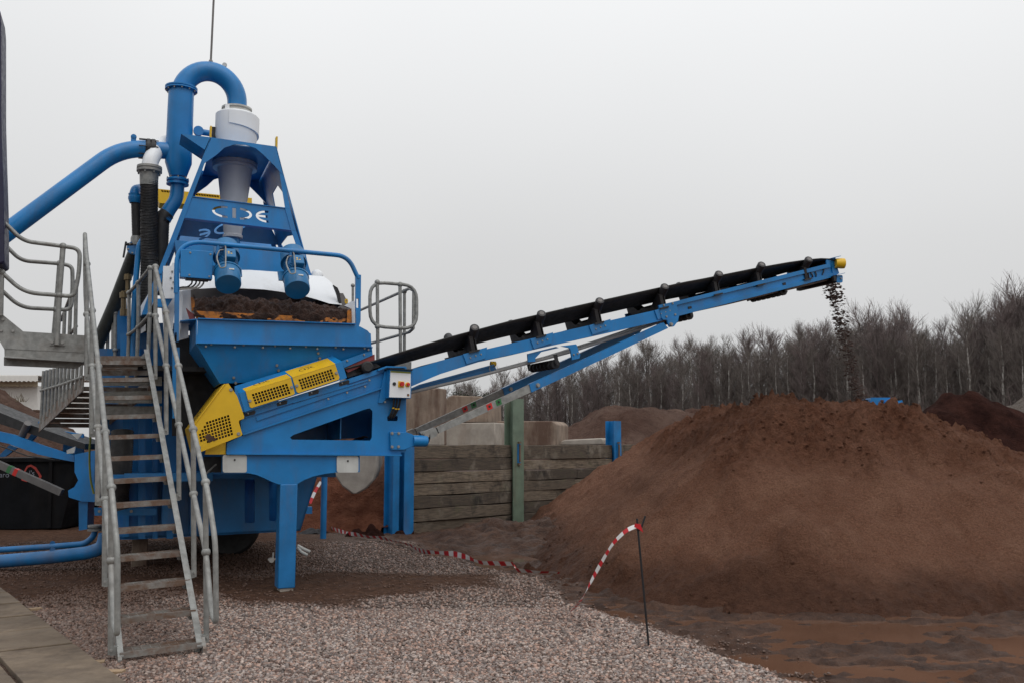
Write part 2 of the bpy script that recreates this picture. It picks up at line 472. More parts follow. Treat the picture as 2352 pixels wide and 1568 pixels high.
n = NT('ground_mud_and_gravel_bed')
w = n.coord(True)
at = n.n('ShaderNodeAttribute', attribute_name='gravel'); ab = n.n('ShaderNodeAttribute', attribute_name='band')
mud = n.mix(n.noise(w, 1.3, 6, .6), (.058, .030, .020), (.115, .062, .041))
mud = n.mix(n.noise(w, 7., 5, .6, .45, .7), mud, (.042, .023, .017))
v = n.n('ShaderNodeTexVoronoi'); v.inputs['Scale'].default_value = 38.; n.l(w, v.inputs['Vector'])
v2 = n.n('ShaderNodeTexVoronoi'); v2.inputs['Scale'].default_value = 38.; n.l(w, v2.inputs['Vector'])
gcol = n.mix(n.noise(w, 60, 3), (.11, .083, .070), (.25, .195, .165))
hs = n.n('ShaderNodeSeparateColor'); n.l(v.outputs['Color'], hs.inputs[0])
gcol = n.mix(n.math('MULTIPLY', hs.outputs[0], .7), gcol, (.30, .25, .225))
gcol = n.mix(n.math('MULTIPLY', n.math('POWER', v.outputs['Distance'], 1.6), 1.2), gcol, (.05, .038, .032))
gcol = n.mix(ab.outputs['Fac'], gcol, n.mix(n.noise(w, 14, 5), (.058, .028, .017), (.120, .062, .038)))
n.color(n.mix(at.outputs['Fac'], mud, gcol))
n.rough(n.math('ADD', n.math('MULTIPLY', at.outputs['Fac'], .35), n.noise(w, 3.2, 5, .6, .35, .65, .42, .75)))
hgt = n.math('ADD', n.math('MULTIPLY', n.math('SUBTRACT', 1., v.outputs['Distance']), at.outputs['Fac']), n.noise(w, 26, 6, .65))
n.b.inputs['Specular IOR Level'].default_value = .18
n.bump(hgt, .8, .025)
under = np.maximum(under, .8 * sstep(-.5, .5, sdist(LEFTDIRT, GX, GY) + .5 * fbm(GX, GY, 1.1, 4, 62)))
gr = grid_mesh('ground', GX, GY, GZ, n.m, attrs={'gravel': GG, 'band': np.clip(band + .7 * under * GG + .35 * sstep(9.6, 12.0, GY) * GG, 0, 1)})
tag(gr, kind='structure')

# standing water that fills the ruts in the mud
n = NT('muddy_water')
w = n.coord(True)
n.color(n.mix(n.noise(w, .9, 4), (.098, .050, .031), (.138, .074, .048))); n.rough(.06)
n.b.inputs['IOR'].default_value = 1.33
n.bump(n.noise(w, 14, 3), .03, .01)
q = [(-.9, 11.2), (2.0, 6.3), (12, 6.3), (12, 12.0), (1.4, 13.4), (-.5, 17.2), (-2.6, 17.2)]
me = bpy.data.meshes.new('puddle_water'); me.from_pydata([(a, b, -.031) for a, b in q], [], [tuple(range(len(q)))]); me.materials.append(n.m)
pw = bpy.data.objects.new('puddle_water', me); COL.objects.link(pw); tag(pw, kind='structure')

# ------------------------------------------------------------------ loose gravel: real stones, many thousand
def stones(npts, yr, xr, rlo, rhi, kind, seed, dens):
    r_ = np.random.default_rng(seed)
    x = r_.uniform(*xr, npts); y = r_.uniform(*yr, npts)
    ok = np.abs(x) < y * .60 + .4
    x, y = x[ok], y[ok]
    z, g = ground_height(x, y)
    bd = sstep(-.25, .30, sdist(BAND, x, y) + .32 * fbm(x, y, 1.7, 5, 51))
    un = sstep(-.6, 1.2, sdist(poly_px([(-300, 1345), (300, 1335), (690, 1335), (760, 1262), (700, 1205), (-300, 1205)]), x, y) + .5 * fbm(x, y, 1.1, 4, 61))
    pv_ = sdist(PAVE, x, y)
    un = np.maximum(un, .8 * sstep(-.5, .5, sdist(LEFTDIRT, x, y) + .5 * fbm(x, y, 1.1, 4, 62)))
    prob = np.maximum(g, .10 * sstep(-.5, .05, sdist(GRAVEL, x, y) + .4 * fbm(x, y, 2.5, 3, 65))) * (1 - .95 * bd) * dens(y) * (pv_ < -.02) 
    ok = r_.uniform(size=len(x)) < prob
    x, y, z, bd, un, g = x[ok], y[ok], z[ok], bd[ok], un[ok], g[ok]
    m = len(x)
    if kind == 'ico':
        t = (1 + 5 ** .5) / 2
        V = np.array([(-1, t, 0), (1, t, 0), (-1, -t, 0), (1, -t, 0), (0, -1, t), (0, 1, t), (0, -1, -t), (0, 1, -t), (t, 0, -1), (t, 0, 1), (-t, 0, -1), (-t, 0, 1)]) / 1.9
        F = np.array([(0, 11, 5), (0, 5, 1), (0, 1, 7), (0, 7, 10), (0, 10, 11), (1, 5, 9), (5, 11, 4), (11, 10, 2), (10, 7, 6), (7, 1, 8), (3, 9, 4), (3, 4, 2), (3, 2, 6), (3, 6, 8), (3, 8, 9), (4, 9, 5), (2, 4, 11), (6, 2, 10), (8, 6, 7), (9, 8, 1)])
    else:
        V = np.array([(1, 0, 0), (-1, 0, 0), (0, 1, 0), (0, -1, 0), (0, 0, 1), (0, 0, -1)], float)
        F = np.array([(0, 2, 4), (2, 1, 4), (1, 3, 4), (3, 0, 4), (2, 0, 5), (1, 2, 5), (3, 1, 5), (0, 3, 5)])
    k = len(V)
    A = np.repeat(V[None], m, 0) + r_.normal(0, .16, (m, k, 3))
    s = np.exp(r_.uniform(math.log(rlo), math.log(rhi), m))
    A *= np.stack([s * r_.uniform(.9, 1.5, m), s * r_.uniform(.7, 1.1, m), s * r_.uniform(.5, .9, m)], -1)[:, None, :]
    a = r_.uniform(0, 6.283, m); b = r_.normal(0, .45, m)
    ca, sa, cb, sb = np.cos(a), np.sin(a), np.cos(b), np.sin(b)
    X, Y, Z = A[..., 0], A[..., 1], A[..., 2]
    X, Z = X * cb[:, None] - Z * sb[:, None], X * sb[:, None] + Z * cb[:, None]
    X, Y = X * ca[:, None] - Y * sa[:, None], X * sa[:, None] + Y * ca[:, None]
    co = np.stack([X + x[:, None], Y + y[:, None], Z + (z + s * .30)[:, None]], -1).reshape(-1, 3)
    fc = (F[None] + (np.arange(m) * k)[:, None, None]).reshape(-1, 3)
    tone = np.repeat(r_.uniform(0, 1, m), k); hue = np.repeat(r_.uniform(0, 1, m), k)
    return co, fc, tone, hue, np.repeat(np.clip(bd * .9 + un * .65 + .75 * sstep(.75, .3, g) + .38 * sstep(9.6, 12.0, y + .6 * fbm(x, y, .6, 3, 63)), 0, .95), k)
def stone_object(name, sets, mat):
    co = np.concatenate([s_[0] for s_ in sets]); off = 0; fc = []
    for s_ in sets: fc.append(s_[1] + off); off += len(s_[0])
    fc = np.concatenate(fc)
    me = bpy.data.meshes.new(name)
    me.vertices.add(len(co)); me.vertices.foreach_set('co', co.astype(np.float32).ravel())
    me.loops.add(fc.size); me.loops.foreach_set('vertex_index', fc.astype(np.int32).ravel())
    me.polygons.add(len(fc)); me.polygons.foreach_set('loop_start', np.arange(0, fc.size, 3, dtype=np.int32))
    me.update(calc_edges=True)
    for i, k in enumerate(('tone', 'hue', 'soil')):
        a_ = me.attributes.new(k, 'FLOAT', 'POINT'); a_.data.foreach_set('value', np.concatenate([s_[2 + i] for s_ in sets]).astype(np.float32))
    me.materials.append(mat)
    o = bpy.data.objects.new(name, me); COL.objects.link(o); return o
n = NT('crushed_stone')
w = n.coord(True)
ta = n.n('ShaderNodeAttribute', attribute_name='tone'); tb = n.n('ShaderNodeAttribute', attribute_name='hue'); tc = n.n('ShaderNodeAttribute', attribute_name='soil')
c = n.mix(n.math('POWER', ta.outputs['Fac'], 1.5), (.105, .078, .067), (.52, .425, .370))
c = n.mix(n.math('MULTIPLY', n.math('GREATER_THAN', tb.outputs['Fac'], .62), .55), c, n.mix(1.0, c, (1.0, .66, .52), 'MULTIPLY'))
c = n.mix(n.math('MULTIPLY', n.math('LESS_THAN', tb.outputs['Fac'], .22), .6), c, n.mix(1.0, c, (.72, .78, .86), 'MULTIPLY'))
c = n.mix(n.noise(w, .8, 3, .5, .4, .7, 0, .35), c, n.mix(1.0, c, (.8, .66, .60), 'MULTIPLY'))
c = n.mix(tc.outputs['Fac'], c, (.095, .048, .030))
n.color(c); n.rough(.62)
near_s = stones(170000, (6.4, 10.4), (-6.5, 6.5), .008, .020, 'ico', 11, lambda y: np.clip(1.15 - (y - 6.4) * .10, .1, 1))
far_s = stones(170000, (10.0, 17.5), (-9, 6), .013, .024, 'oct', 12, lambda y: np.clip(.62 - (y - 10) * .060, .06, 1))
tag(stone_object('gravel', [near_s, far_s], n.m), 'loose pale pinkish grey gravel spread round the blue plant', 'gravel', kind='stuff')

# ------------------------------------------------------------------ paving slabs in the near corner
PAV = simple('buff_paving_stone', (.185, .140, .098), .85, var=.25, scale=1.4, dirt=(.085, .062, .045), dirt_amt=.85, dirt_scale=2.6, lo=.42, hi=.66, streak=False, bump=.35, bump_scale=25)
pav = thing('pavement', None, None, gnd(60, 1500)); tag(pav, kind='structure')
e0, e1 = gnd(-10, 1352), gnd(268, 1572)
ed = (e1 - e0).normalized(); en = Vector((ed.y, -ed.x, 0))
if en.x > 0: en = -en
rows = [(-.9, .88), (.0, .92), (.95, .86), (1.84, .84), (2.71, .80), (3.54, .88), (4.45, .9), (5.38, .9)]
for r0, ln in rows:
    off = 0.
    for c0, wd in ((0, .60), (.645, .58), (1.27, .68), (2.0, .7)):
        j = random.uniform(-.03, .03)
        a = e0 + ed * (r0 + (j if c0 == 0 else j * 2)) + en * (c0 + .012)
        pts = [a, a + ed * (ln - .012), a + ed * (ln - .012) + en * wd, a + en * wd]
        zt = .078 + random.uniform(-.005, .006)
        o = MB().prism([Vector((q.x, q.y, zt - .10)) for q in pts], (0, 0, .10)).build('slab', PAV, pav, bevel=.006)
for (px, py, L, a) in ((215, 1534, .16, .3), (258, 1556, .17, .1), (80, 1408, .12, .8)):
    b = gnd(px, py)
    mbw = MB().boxa(b + Vector((0, 0, .045)), Vector((math.cos(a), math.sin(a), 0)) * L / 2, Vector((-math.sin(a), math.cos(a), 0)) * .045, ZD * .013)
    tag(mbw.build('timber_offcut', WOODP, None), {215: 'short raw timber offcut poking out beside the buff slab', 258: 'raw timber offcut nearest the viewer at the slab corner', 80: 'small timber offcut at the far end of the slab edge'}[px], 'timber', 'timber offcuts along the slab edge')

# ================================================================== SAND HEAP
hx = np.arange(-.6, 12.0, .034); hy = np.arange(9.6, 23.6, .040)
HX, HY = np.meshgrid(hx, hy)
def heap_height(x, y):
    d = sdist(HEAPTOE, x, y) + .22 * fbm(x, y, .7, 4, 101) + .05 * fbm(x, y, 3.0, 4, 104)
    slope = .73 * d + .05 * np.maximum(d, 0) * fbm(x * 1.0, y * .35, 1.6, 3, 107)
    slope = slope - sstep(3.8, 6.2, x) * .50 * np.exp(-((d - 2.7) / .75) ** 2) * sstep(15, 12.5, y) + sstep(3.2, 6, x) * .16 * np.exp(-((d - 1.7) / .5) ** 2)
    xs_ = x - .45 * (y - 14.5)
    H = np.interp(xs_, [0, 5.0, 6.0, 6.43, 6.9, 7.44, 7.93, 9], [2.44, 2.40, 2.24, 2.16, 1.98, 1.77, 1.56, 1.1]) + .10 * fbm(x, y, .6, 4, 111) - .035 * np.maximum(0, y - 16.5)
    H = np.maximum(H, 1.2)
    k = .26
    hh = np.clip(.5 + .5 * (H - slope) / k, 0, 1)
    z = H * (1 - hh) + slope * hh - k * hh * (1 - hh)
    # a later load pushed against the front, lower right
    z = z + .06 * fbm(x, y, 1.1, 4, 131) * sstep(.1, .8, z)
    top = sstep(1.35, 1.9, z + .45 * fbm(x, y, .8, 4, 121))
    toe = sstep(.55, .12, z + .12 * fbm(x, y, 1.5, 3, 122))
    patch = sstep(-.05, .35, fbm(x, y, .9, 4, 139)) * .8 + .2
    clod = np.maximum(0, fbm(x, y, 4.2, 3, 141)) ** 1.2; clod2 = np.maximum(0, fbm(x, y, 8.5, 3, 143)) ** 1.1
    z = z + ((.07 + .22 * top + .20 * toe) * clod + (.06 + .12 * top + .14 * toe) * clod2) * patch + .050 * fbm(x, y, 7.5, 3, 144) * (.45 + .6 * top) + .040 * fbm(x, y, 15., 2, 145) * (.6 + .6 * top)
    rill = np.maximum(0, fbm(x * 1.0, y * .25, 2.6, 3, 147)); z = z - .13 * rill * (1 - top) * (1 - toe)
    c = gnd(1830, 1390); z = z + .30 * np.exp(-(((x - c.x) / .75) ** 2 + ((y - c.y - .35) / .45) ** 2)) * (1 + .9 * fbm(x, y, 4, 4, 151))
    return z, top, toe
HZ, HTOP, HTOE = heap_height(HX, HY)
n = NT('damp_red_sand')
w = n.coord(True)
t_ = n.n('ShaderNodeAttribute', attribute_name='fresh'); e_ = n.n('ShaderNodeAttribute', attribute_name='wet')
c = n.mix(n.noise(w, .9, 6, .6), (.285, .130, .078), (.400, .200, .128))
c = n.mix(n.noise(n.coord(True, (1.6, 1.6, .35)), 1.5, 5, .6, .50, .66, 0, .75), c, (.43, .225, .145))
c = n.mix(n.noise(w, 38, 5, .8, .42, .60, 0, .55), c, (.115, .052, .032))
c = n.mix(n.noise(w, 62, 4, .8, .52, .66, 0, .6), c, (.50, .29, .20))
c = n.mix(n.math('MULTIPLY', t_.outputs['Fac'], n.noise(w, 1.7, 6, .65, .35, .6, .35, 1.)), c, n.mix(n.noise(w, 12, 5), (.135, .054, .030), (.240, .102, .059)))
c = n.mix(n.math('MULTIPLY', e_.outputs['Fac'], .85), c, n.mix(n.noise(w, 10, 5), (.090, .038, .022), (.160, .072, .043)))
n.color(c); n.rough(n.math('SUBTRACT', .95, n.math('MULTIPLY', e_.outputs['Fac'], .3)))
n.b.inputs['Specular IOR Level'].default_value = .15
n.bump(n.math('ADD', n.math('MULTIPLY', n.noise(w, 7, 6, .72, .3, .7), 1.6), n.math('ADD', n.noise(w, 24, 6, .7), n.math('MULTIPLY', n.noise(w, 80, 4, .7), .5))), 1.0, .055)
SAND = n.m
keep = HZ > -.12
hp = grid_mesh('sand_heap', HX, HY, HZ, SAND, attrs={'fresh': HTOP, 'wet': HTOE}, keep=keep)
# loose clods lying on the heap and along its foot
r2 = np.random.default_rng(31)
cxs = r2.uniform(.2, 9.5, 60000); cys = r2.uniform(9.7, 19, 60000)
zc, tc_, oc_ = heap_height(cxs, cys)
okc = (zc > .02) & (r2.uniform(size=len(cxs)) < (.10 * tc_ + .10 * oc_) * (.15 + 1.2 * sstep(-.1, .4, fbm(cxs, cys, .9, 4, 139))))
cxs, cys, zc, tc_, oc_ = cxs[okc], cys[okc], zc[okc], tc_[okc], oc_[okc]
t5 = (1 + 5 ** .5) / 2
IV = np.array([(-1, t5, 0), (1, t5, 0), (-1, -t5, 0), (1, -t5, 0), (0, -1, t5), (0, 1, t5), (0, -1, -t5), (0, 1, -t5), (t5, 0, -1), (t5, 0, 1), (-t5, 0, -1), (-t5, 0, 1)]) / 1.9
IF = np.array([(0, 11, 5), (0, 5, 1), (0, 1, 7), (0, 7, 10), (0, 10, 11), (1, 5, 9), (5, 11, 4), (11, 10, 2), (10, 7, 6), (7, 1, 8), (3, 9, 4), (3, 4, 2), (3, 2, 6), (3, 6, 8), (3, 8, 9), (4, 9, 5), (2, 4, 11), (6, 2, 10), (8, 6, 7), (9, 8, 1)])
m5 = len(cxs); rc = np.exp(r2.uniform(math.log(.009), math.log(.030), m5))
AV = (np.repeat(IV[None], m5, 0) + r2.normal(0, .2, (m5, 12, 3))) * (rc[:, None] * np.stack([r2.uniform(.8, 1.5, m5), r2.uniform(.8, 1.4, m5), r2.uniform(.6, .9, m5)], -1))[:, None, :]
co5 = (AV + np.stack([cxs, cys, zc - rc * .05], -1)[:, None, :]).reshape(-1, 3)
fc5 = (IF[None] + (np.arange(m5) * 12)[:, None, None]).reshape(-1, 3)
me5 = bpy.data.meshes.new('clods'); me5.from_pydata(co5.tolist(), [], fc5.tolist()); me5.materials.append(SAND)
for k_, a_ in (('fresh', tc_), ('wet', oc_)):
    at5 = me5.attributes.new(k_, 'FLOAT', 'POINT'); at5.data.foreach_set('value', np.repeat(a_, 12).astype(np.float32))
ob5 = bpy.data.objects.new('clods', me5); COL.objects.link(ob5); ob5.parent = hp; ob5['kind'] = 'stuff'
tag(hp, 'broad heap of reddish brown sand below the end of the raised conveyor', 'sand heap')

# ================================================================== TIMBER RETAINING WALL
wall_o = gnd(930, 1224)
WA = math.radians(43)
WU = Vector((math.sin(WA), math.cos(WA), 0)); WN = Vector((-math.cos(WA), math.sin(WA), 0))   # along, away
WALLH = .262
n = NT('weathered_sleeper')
w = n.coord(False)
oi = n.n('ShaderNodeObjectInfo')
c = n.mix(oi.outputs['Random'], (.072, .054, .040), (.255, .198, .142))
c = n.mix(n.noise(n.coord(False, (3, 3, 30)), 1.4, 6, .6, .4, .62, 0, .7), c, (.05, .040, .033))
c = n.mix(n.noise(w, 1.6, 6, .6, .55, .72, 0, .8), c, (.29, .25, .20))
c = n.mix(n.noise(w, 2.4, 4, .6, .55, .70, 0, .85), c, (.022, .018, .016))
c = n.mix(n.noise(w, 3.4, 5, .6, .58, .76, 0, .5), c, (.11, .115, .055))
n.color(c); n.rough(.92)
n.bump(n.noise(n.coord(False, (2, 2, 45)), 2.2, 6, .7), .6, .012)
SLEEP = n.m
wall = thing('timber_wall', 'low wall of stacked grey brown timber sleepers between steel posts', 'timber wall', wall_o)
def wall_s(px):      # distance along the wall of a picture column
    d = ray((px, 1100)); a = d.x / d.y
    return (a * wall_o.y - wall_o.x) / (WU.x - a * WU.y)
s_green, s_blue = wall_s(1183), wall_s(1412)
bays = [(.12, s_green - .1), (s_green + .1, s_blue - .1), (s_blue + .1, s_blue + 2.5)]
def sleeper(s0, s1, z0, h):
    k = 7; vs = []; fs = []
    d0 = random.uniform(-.015, .02); ph = random.uniform(0, 6)
    for i in range(k + 1):
        t = i / k; s_ = s0 + (s1 - s0) * t
        wob = .012 * math.sin(ph + t * 5) + random.uniform(-.004, .004); wt = .010 * math.sin(ph * 2 + t * 7) + random.uniform(-.005, .005)
        for (dn, dz) in ((0 + d0 + wob, .006 + random.uniform(0, .006)), (0 + d0 + wob, h - .008 + wt), (.14, h - .006 + wt), (.14, .004)):
            vs.append(wall_o + WU * s_ + WN * dn + ZD * (z0 + dz))
    for i in range(k):
        for j in range(4):
            a, b = i * 4 + j, i * 4 + (j + 1) % 4
            fs.append((a, a + 4, b + 4, b))
    fs.append((0, 1, 2, 3)); fs.append((k * 4 + 3, k * 4 + 2, k * 4 + 1, k * 4))
    return MB().add(vs, fs)
for b0, b1 in bays:
    z = -.06
    for k in range(7):
        h = WALLH + random.uniform(-.02, .02)
        if k == 6: h = 1.80 - z
        split = random.uniform(.3, .7) if random.random() < .25 else None
        if split:
            m_ = b0 + (b1 - b0) * split
            sleeper(b0, m_ - .006, z, h).build('sleeper', SLEEP, wall, bevel=.01); sleeper(m_ + .006, b1, z, h).build('sleeper', SLEEP, wall, bevel=.01)
        else: sleeper(b0, b1, z, h).build('sleeper', SLEEP, wall, bevel=.01)
        z += h - .003
def hpost(s_, top, mat, label, wdt=.24, dn=-.10):
    b = wall_o + WU * s_
    mb = MB()
    mb.boxa(b + WN * (dn + .0) + ZD * (top / 2 - .1), WU * wdt / 2, WN * .012, ZD * (top / 2 + .1))
    mb.boxa(b + WN * (dn + .26) + ZD * (top / 2 - .1), WU * wdt / 2, WN * .012, ZD * (top / 2 + .1))
    mb.boxa(b + WN * (dn + .13) + ZD * (top / 2 - .1), WU * .008, WN * .118, ZD * (top / 2 + .1))
    o = mb.build('post', mat, wall); o['label'] = label
    return b
bg = hpost(s_green, atY(1185, 915, wall_o.y + WU.y * s_green).z, GREENP, 'tall pale green steel post in the timber wall', .36)
bb = hpost(s_blue, atY(1412, 966, wall_o.y + WU.y * s_blue).z, BLUE_D, 'chipped blue steel post near the sand heap', .30)
bl = hpost(.0, 2.05, BLUE_D, 'blue steel post at the near end of the timber wall', .26)
hpost(-.34, 2.05, BLUE_D, 'second blue steel post at the near end of the wall', .16)
for (b, z0, z1) in ((bg, 1.35, 1.85), (bb, 1.2, 1.85)):
    o = b - WN * .125
    MB().boxa(o + WU * .0 + ZD * ((z0 + z1) / 2), WU * .05, WN * .006, ZD * ((z1 - z0) / 2 - .03)).build('lug_plate', BLUE_D, wall)
    MB().beam(o - WN * .03 + ZD * (z0 + .05), o - WN * .03 + ZD * (z1 - .05), .035, .035, WU).beam(o - WN * .02 + WU * .04 + ZD * z0, o - WN * .02 - WU * .04 + ZD * z0, .04, .04).beam(o - WN * .02 + WU * .04 + ZD * z1, o - WN * .02 - WU * .04 + ZD * z1, .04, .04).build('handle', simple('rusty_bar', (.17, .12, .09), .8, .2), wall)

# ------------------------------------------------------------------ earth bank behind the wall, with the far tips
n = NT('red_earth')
w = n.coord(True)
c = n.mix(n.noise(w, .6, 6, .6), (.120, .066, .050), (.200, .128, .100))
c = n.mix(n.noise(w, 2.6, 6, .7, .45, .68, 0, .7), c, (.085, .046, .035))
g_ = n.n('ShaderNodeAttribute', attribute_name='dark')
c = n.mix(g_.outputs['Fac'], c, n.mix(n.noise(w, 3, 5), (.15, .050, .027), (.27, .105, .060)))
n.color(c); n.rough(.95); n.b.inputs['Specular IOR Level'].default_value = .12; n.bump(n.noise(w, 7, 8, .7), 1., .12)
EARTH = n.m
ex = np.concatenate([np.arange(-9, 14, .13), np.arange(14, 60, .5)]); ey = np.concatenate([np.arange(18, 30, .13), np.arange(30, 62, .3)])
EX, EY = np.meshgrid(ex, ey)
def bank_height(x, y):
    s_ = (x - wall_o.x) * WU.x + (y - wall_o.y) * WU.y
    dn = (x - wall_o.x) * WN.x + (y - wall_o.y) * WN.y       # distance behind the wall line
    fill = 1.48 + .12 * fbm(x, y, .5, 4, 201) + .05 * fbm(x, y, 3, 4, 203)
    # left of the wall's end the bank slopes down to the yard
    slope = -.12 + .70 * (y - 18.9 + .15 * (x + 3)) + .22 * fbm(x, y, 1.2, 5, 205)
    left = sstep(.35, -.2, s_)
    z = fill * (1 - left) + np.minimum(fill, slope) * left
    def mound(cx, cy, rx, ry, h, k):
        d = np.hypot((x - cx) / rx, (y - cy) / ry); d = d + .16 * fbm(x, y, .35, 4, k)
        return h * np.clip(1.12 - d, 0, .9) / .9
    for (pxl, pyl, Y, rx, ry, k) in ((1450, 942, 36, 4.6, 5, 211), (1390, 945, 37, 3.0, 4, 212), (1300, 985, 38, 3.0, 4, 213), (1560, 944, 42, 3.4, 4, 215), (1640, 940, 44, 4.4, 5, 216), (1180, 1003, 40, 3.0, 4, 217)):
        c_ = atY(pxl, pyl, Y)
        z = np.maximum(z, -3 * sstep(31, 28, y) + 1.1 + mound(c_.x, Y, rx, ry, (c_.z - 1.1), k) + .55 * fbm(x, y, .55, 5, 219))
    return z, left, dn
BZ, BL, BDN = bank_height(EX, EY)
bk = grid_mesh('earth_bank', EX, EY, BZ, EARTH, attrs={'dark': BL}, keep=(BDN > .16) & (BZ > -.3))
tag(bk, kind='structure')

def mound_obj(name, px, py, Y, rx, ry, mat, label, cat, seed, z0=.0, rough=.06, step=.16, sharp=1.0, dark=0.):
    c_ = atY(px, py, Y)
    x = np.arange(-rx * 1.15, rx * 1.15, step); y = np.arange(-ry * 1.15, ry * 1.15, step)
    X, Y_ = np.meshgrid(x, y)
    d = np.hypot(X / rx, Y_ / ry) + .14 * fbm(X + c_.x, Y_, .5, 4, seed)
    Z = np.clip(1.06 - d, -.1, .97) * (c_.z - z0) / .97 + z0 + rough * fbm(X, Y_, 1.6, 5, seed + 3)
    o = grid_mesh(name, X + c_.x, Y_ + Y, Z, mat, attrs={'dark': np.full(X.shape, dark), 'fresh': np.ones(X.shape), 'wet': np.zeros(X.shape)}, keep=Z > z0 - .25)
    return tag(o, label, cat)
n = NT('dark_red_marl'); w = n.coord(True)
n.color(n.mix(n.noise(w, 2.2, 7, .7), (.030, .012, .010), (.082, .034, .026))); n.rough(.95); n.b.inputs['Specular IOR Level'].default_value = .05; n.bump(n.noise(w, 5, 8, .75), 1., .12); MARL = n.m
n = NT('coarse_grey_ballast'); w = n.coord(True)
n.color(n.mix(n.noise(w, 9, 7, .75), (.075, .058, .048), (.23, .185, .155))); n.rough(.95); n.bump(n.noise(w, 9, 6, .75), 1., .08); BALL = n.m
mound_obj('marl_heap', 2215, 905, 24, 4.2, 3.2, MARL, 'dark red brown heap behind the sand heap, under the tall birches', 'soil heap', 301, z0=.6, rough=.22)
mound_obj('ballast_heap', 2400, 900, 33, 6.8, 5, BALL, 'coarse grey gravel heap behind the dark red heap at the edge', 'gravel heap', 311, z0=.5, rough=.15)
mound_obj('soil_bank', -60, 900, 27, 6.2, 5.0, EARTH, 'brown soil bank behind the black skip and the steel stairs', 'soil bank', 321, z0=-.1, rough=.25)
for (px, py, Y, rx, ry, lab) in ((905, 1160, 19.0, .95, .9, 'dark pile of dead roots beside the blue wall post'), (795, 1205, 18.6, .30, .22, 'small dark clod lying on the gravel near the blue prop')):
    c_ = gnd(px if px > 800 else 808, 1215)
mound_obj('root_pile', 858, 1186, 18.5, .66, .45, MARL, 'dark tangled pile of dead roots beside the blue wall post', 'root pile', 331, z0=-.05, rough=.6, step=.035)

# concrete blocks and slabs stood along the top of the bank
def conc(name, pts, Y, th, mat, label):
    o = MB().prism([atY(a, b, Y) for a, b in pts], (th * .3, th, 0)).build(name, mat, None, bevel=.03)
    return tag(o, label, 'concrete block', 'concrete blocks stacked behind the timber wall')
conc('concrete_slab', pp(A8, (400, 1020), (628, 1000), (628, 1390), (400, 1390)), 22.6, .5, CONC, 'tall stained concrete slab standing just behind the control box')
conc('concrete_block', pp(A8, (655, 1100), (690, 1060), (720, 1050), (900, 1058), (955, 1085), (960, 1235), (655, 1235)), 25.6, 1.2, CONC, 'brown rounded concrete block seen above the wider pale block')
conc('concrete_block', pp(A8, (632, 1240), (1008, 1235), (1012, 1392), (632, 1392)), 24.2, 1.2, CONC_L, 'wide pale concrete block with a dark stained end on the wall')
conc('concrete_block', pp(A8, (1014, 1232), (1030, 1225), (1395, 1225), (1425, 1250), (1425, 1390), (1014, 1390)), 25.0, 1.3, CONC, 'brown concrete block behind the pale green post')
conc('concrete_slab', pp(A8, (1440, 1388), (1455, 1362), (1480, 1352), (1725, 1340), (1740, 1350), (1740, 1385)), 25.4, .8, CONC_L, 'low pale concrete slab lying between the green and blue posts')
conc('concrete_slab', pp(A8, (540, 1325), (560, 1290), (628, 1285), (628, 1392), (540, 1392)), 22.2, .35, CONC_L, 'pale concrete stub under the strut pivot')
# half buried concrete ring on the red bank under the machine
mbr = MB().prism([atY(a, b, 19.3) for a, b in ((758, 1030), (868, 1030), (869, 1075), (860, 1102), (842, 1122), (822, 1134), (806, 1134), (785, 1118), (768, 1092), (760, 1065))], (.05, .35, .12))
tag(mbr.build('concrete_dish', CONC_L, None, bevel=.05), 'round pale concrete dish leaning on the red bank under the machine', 'concrete dish')

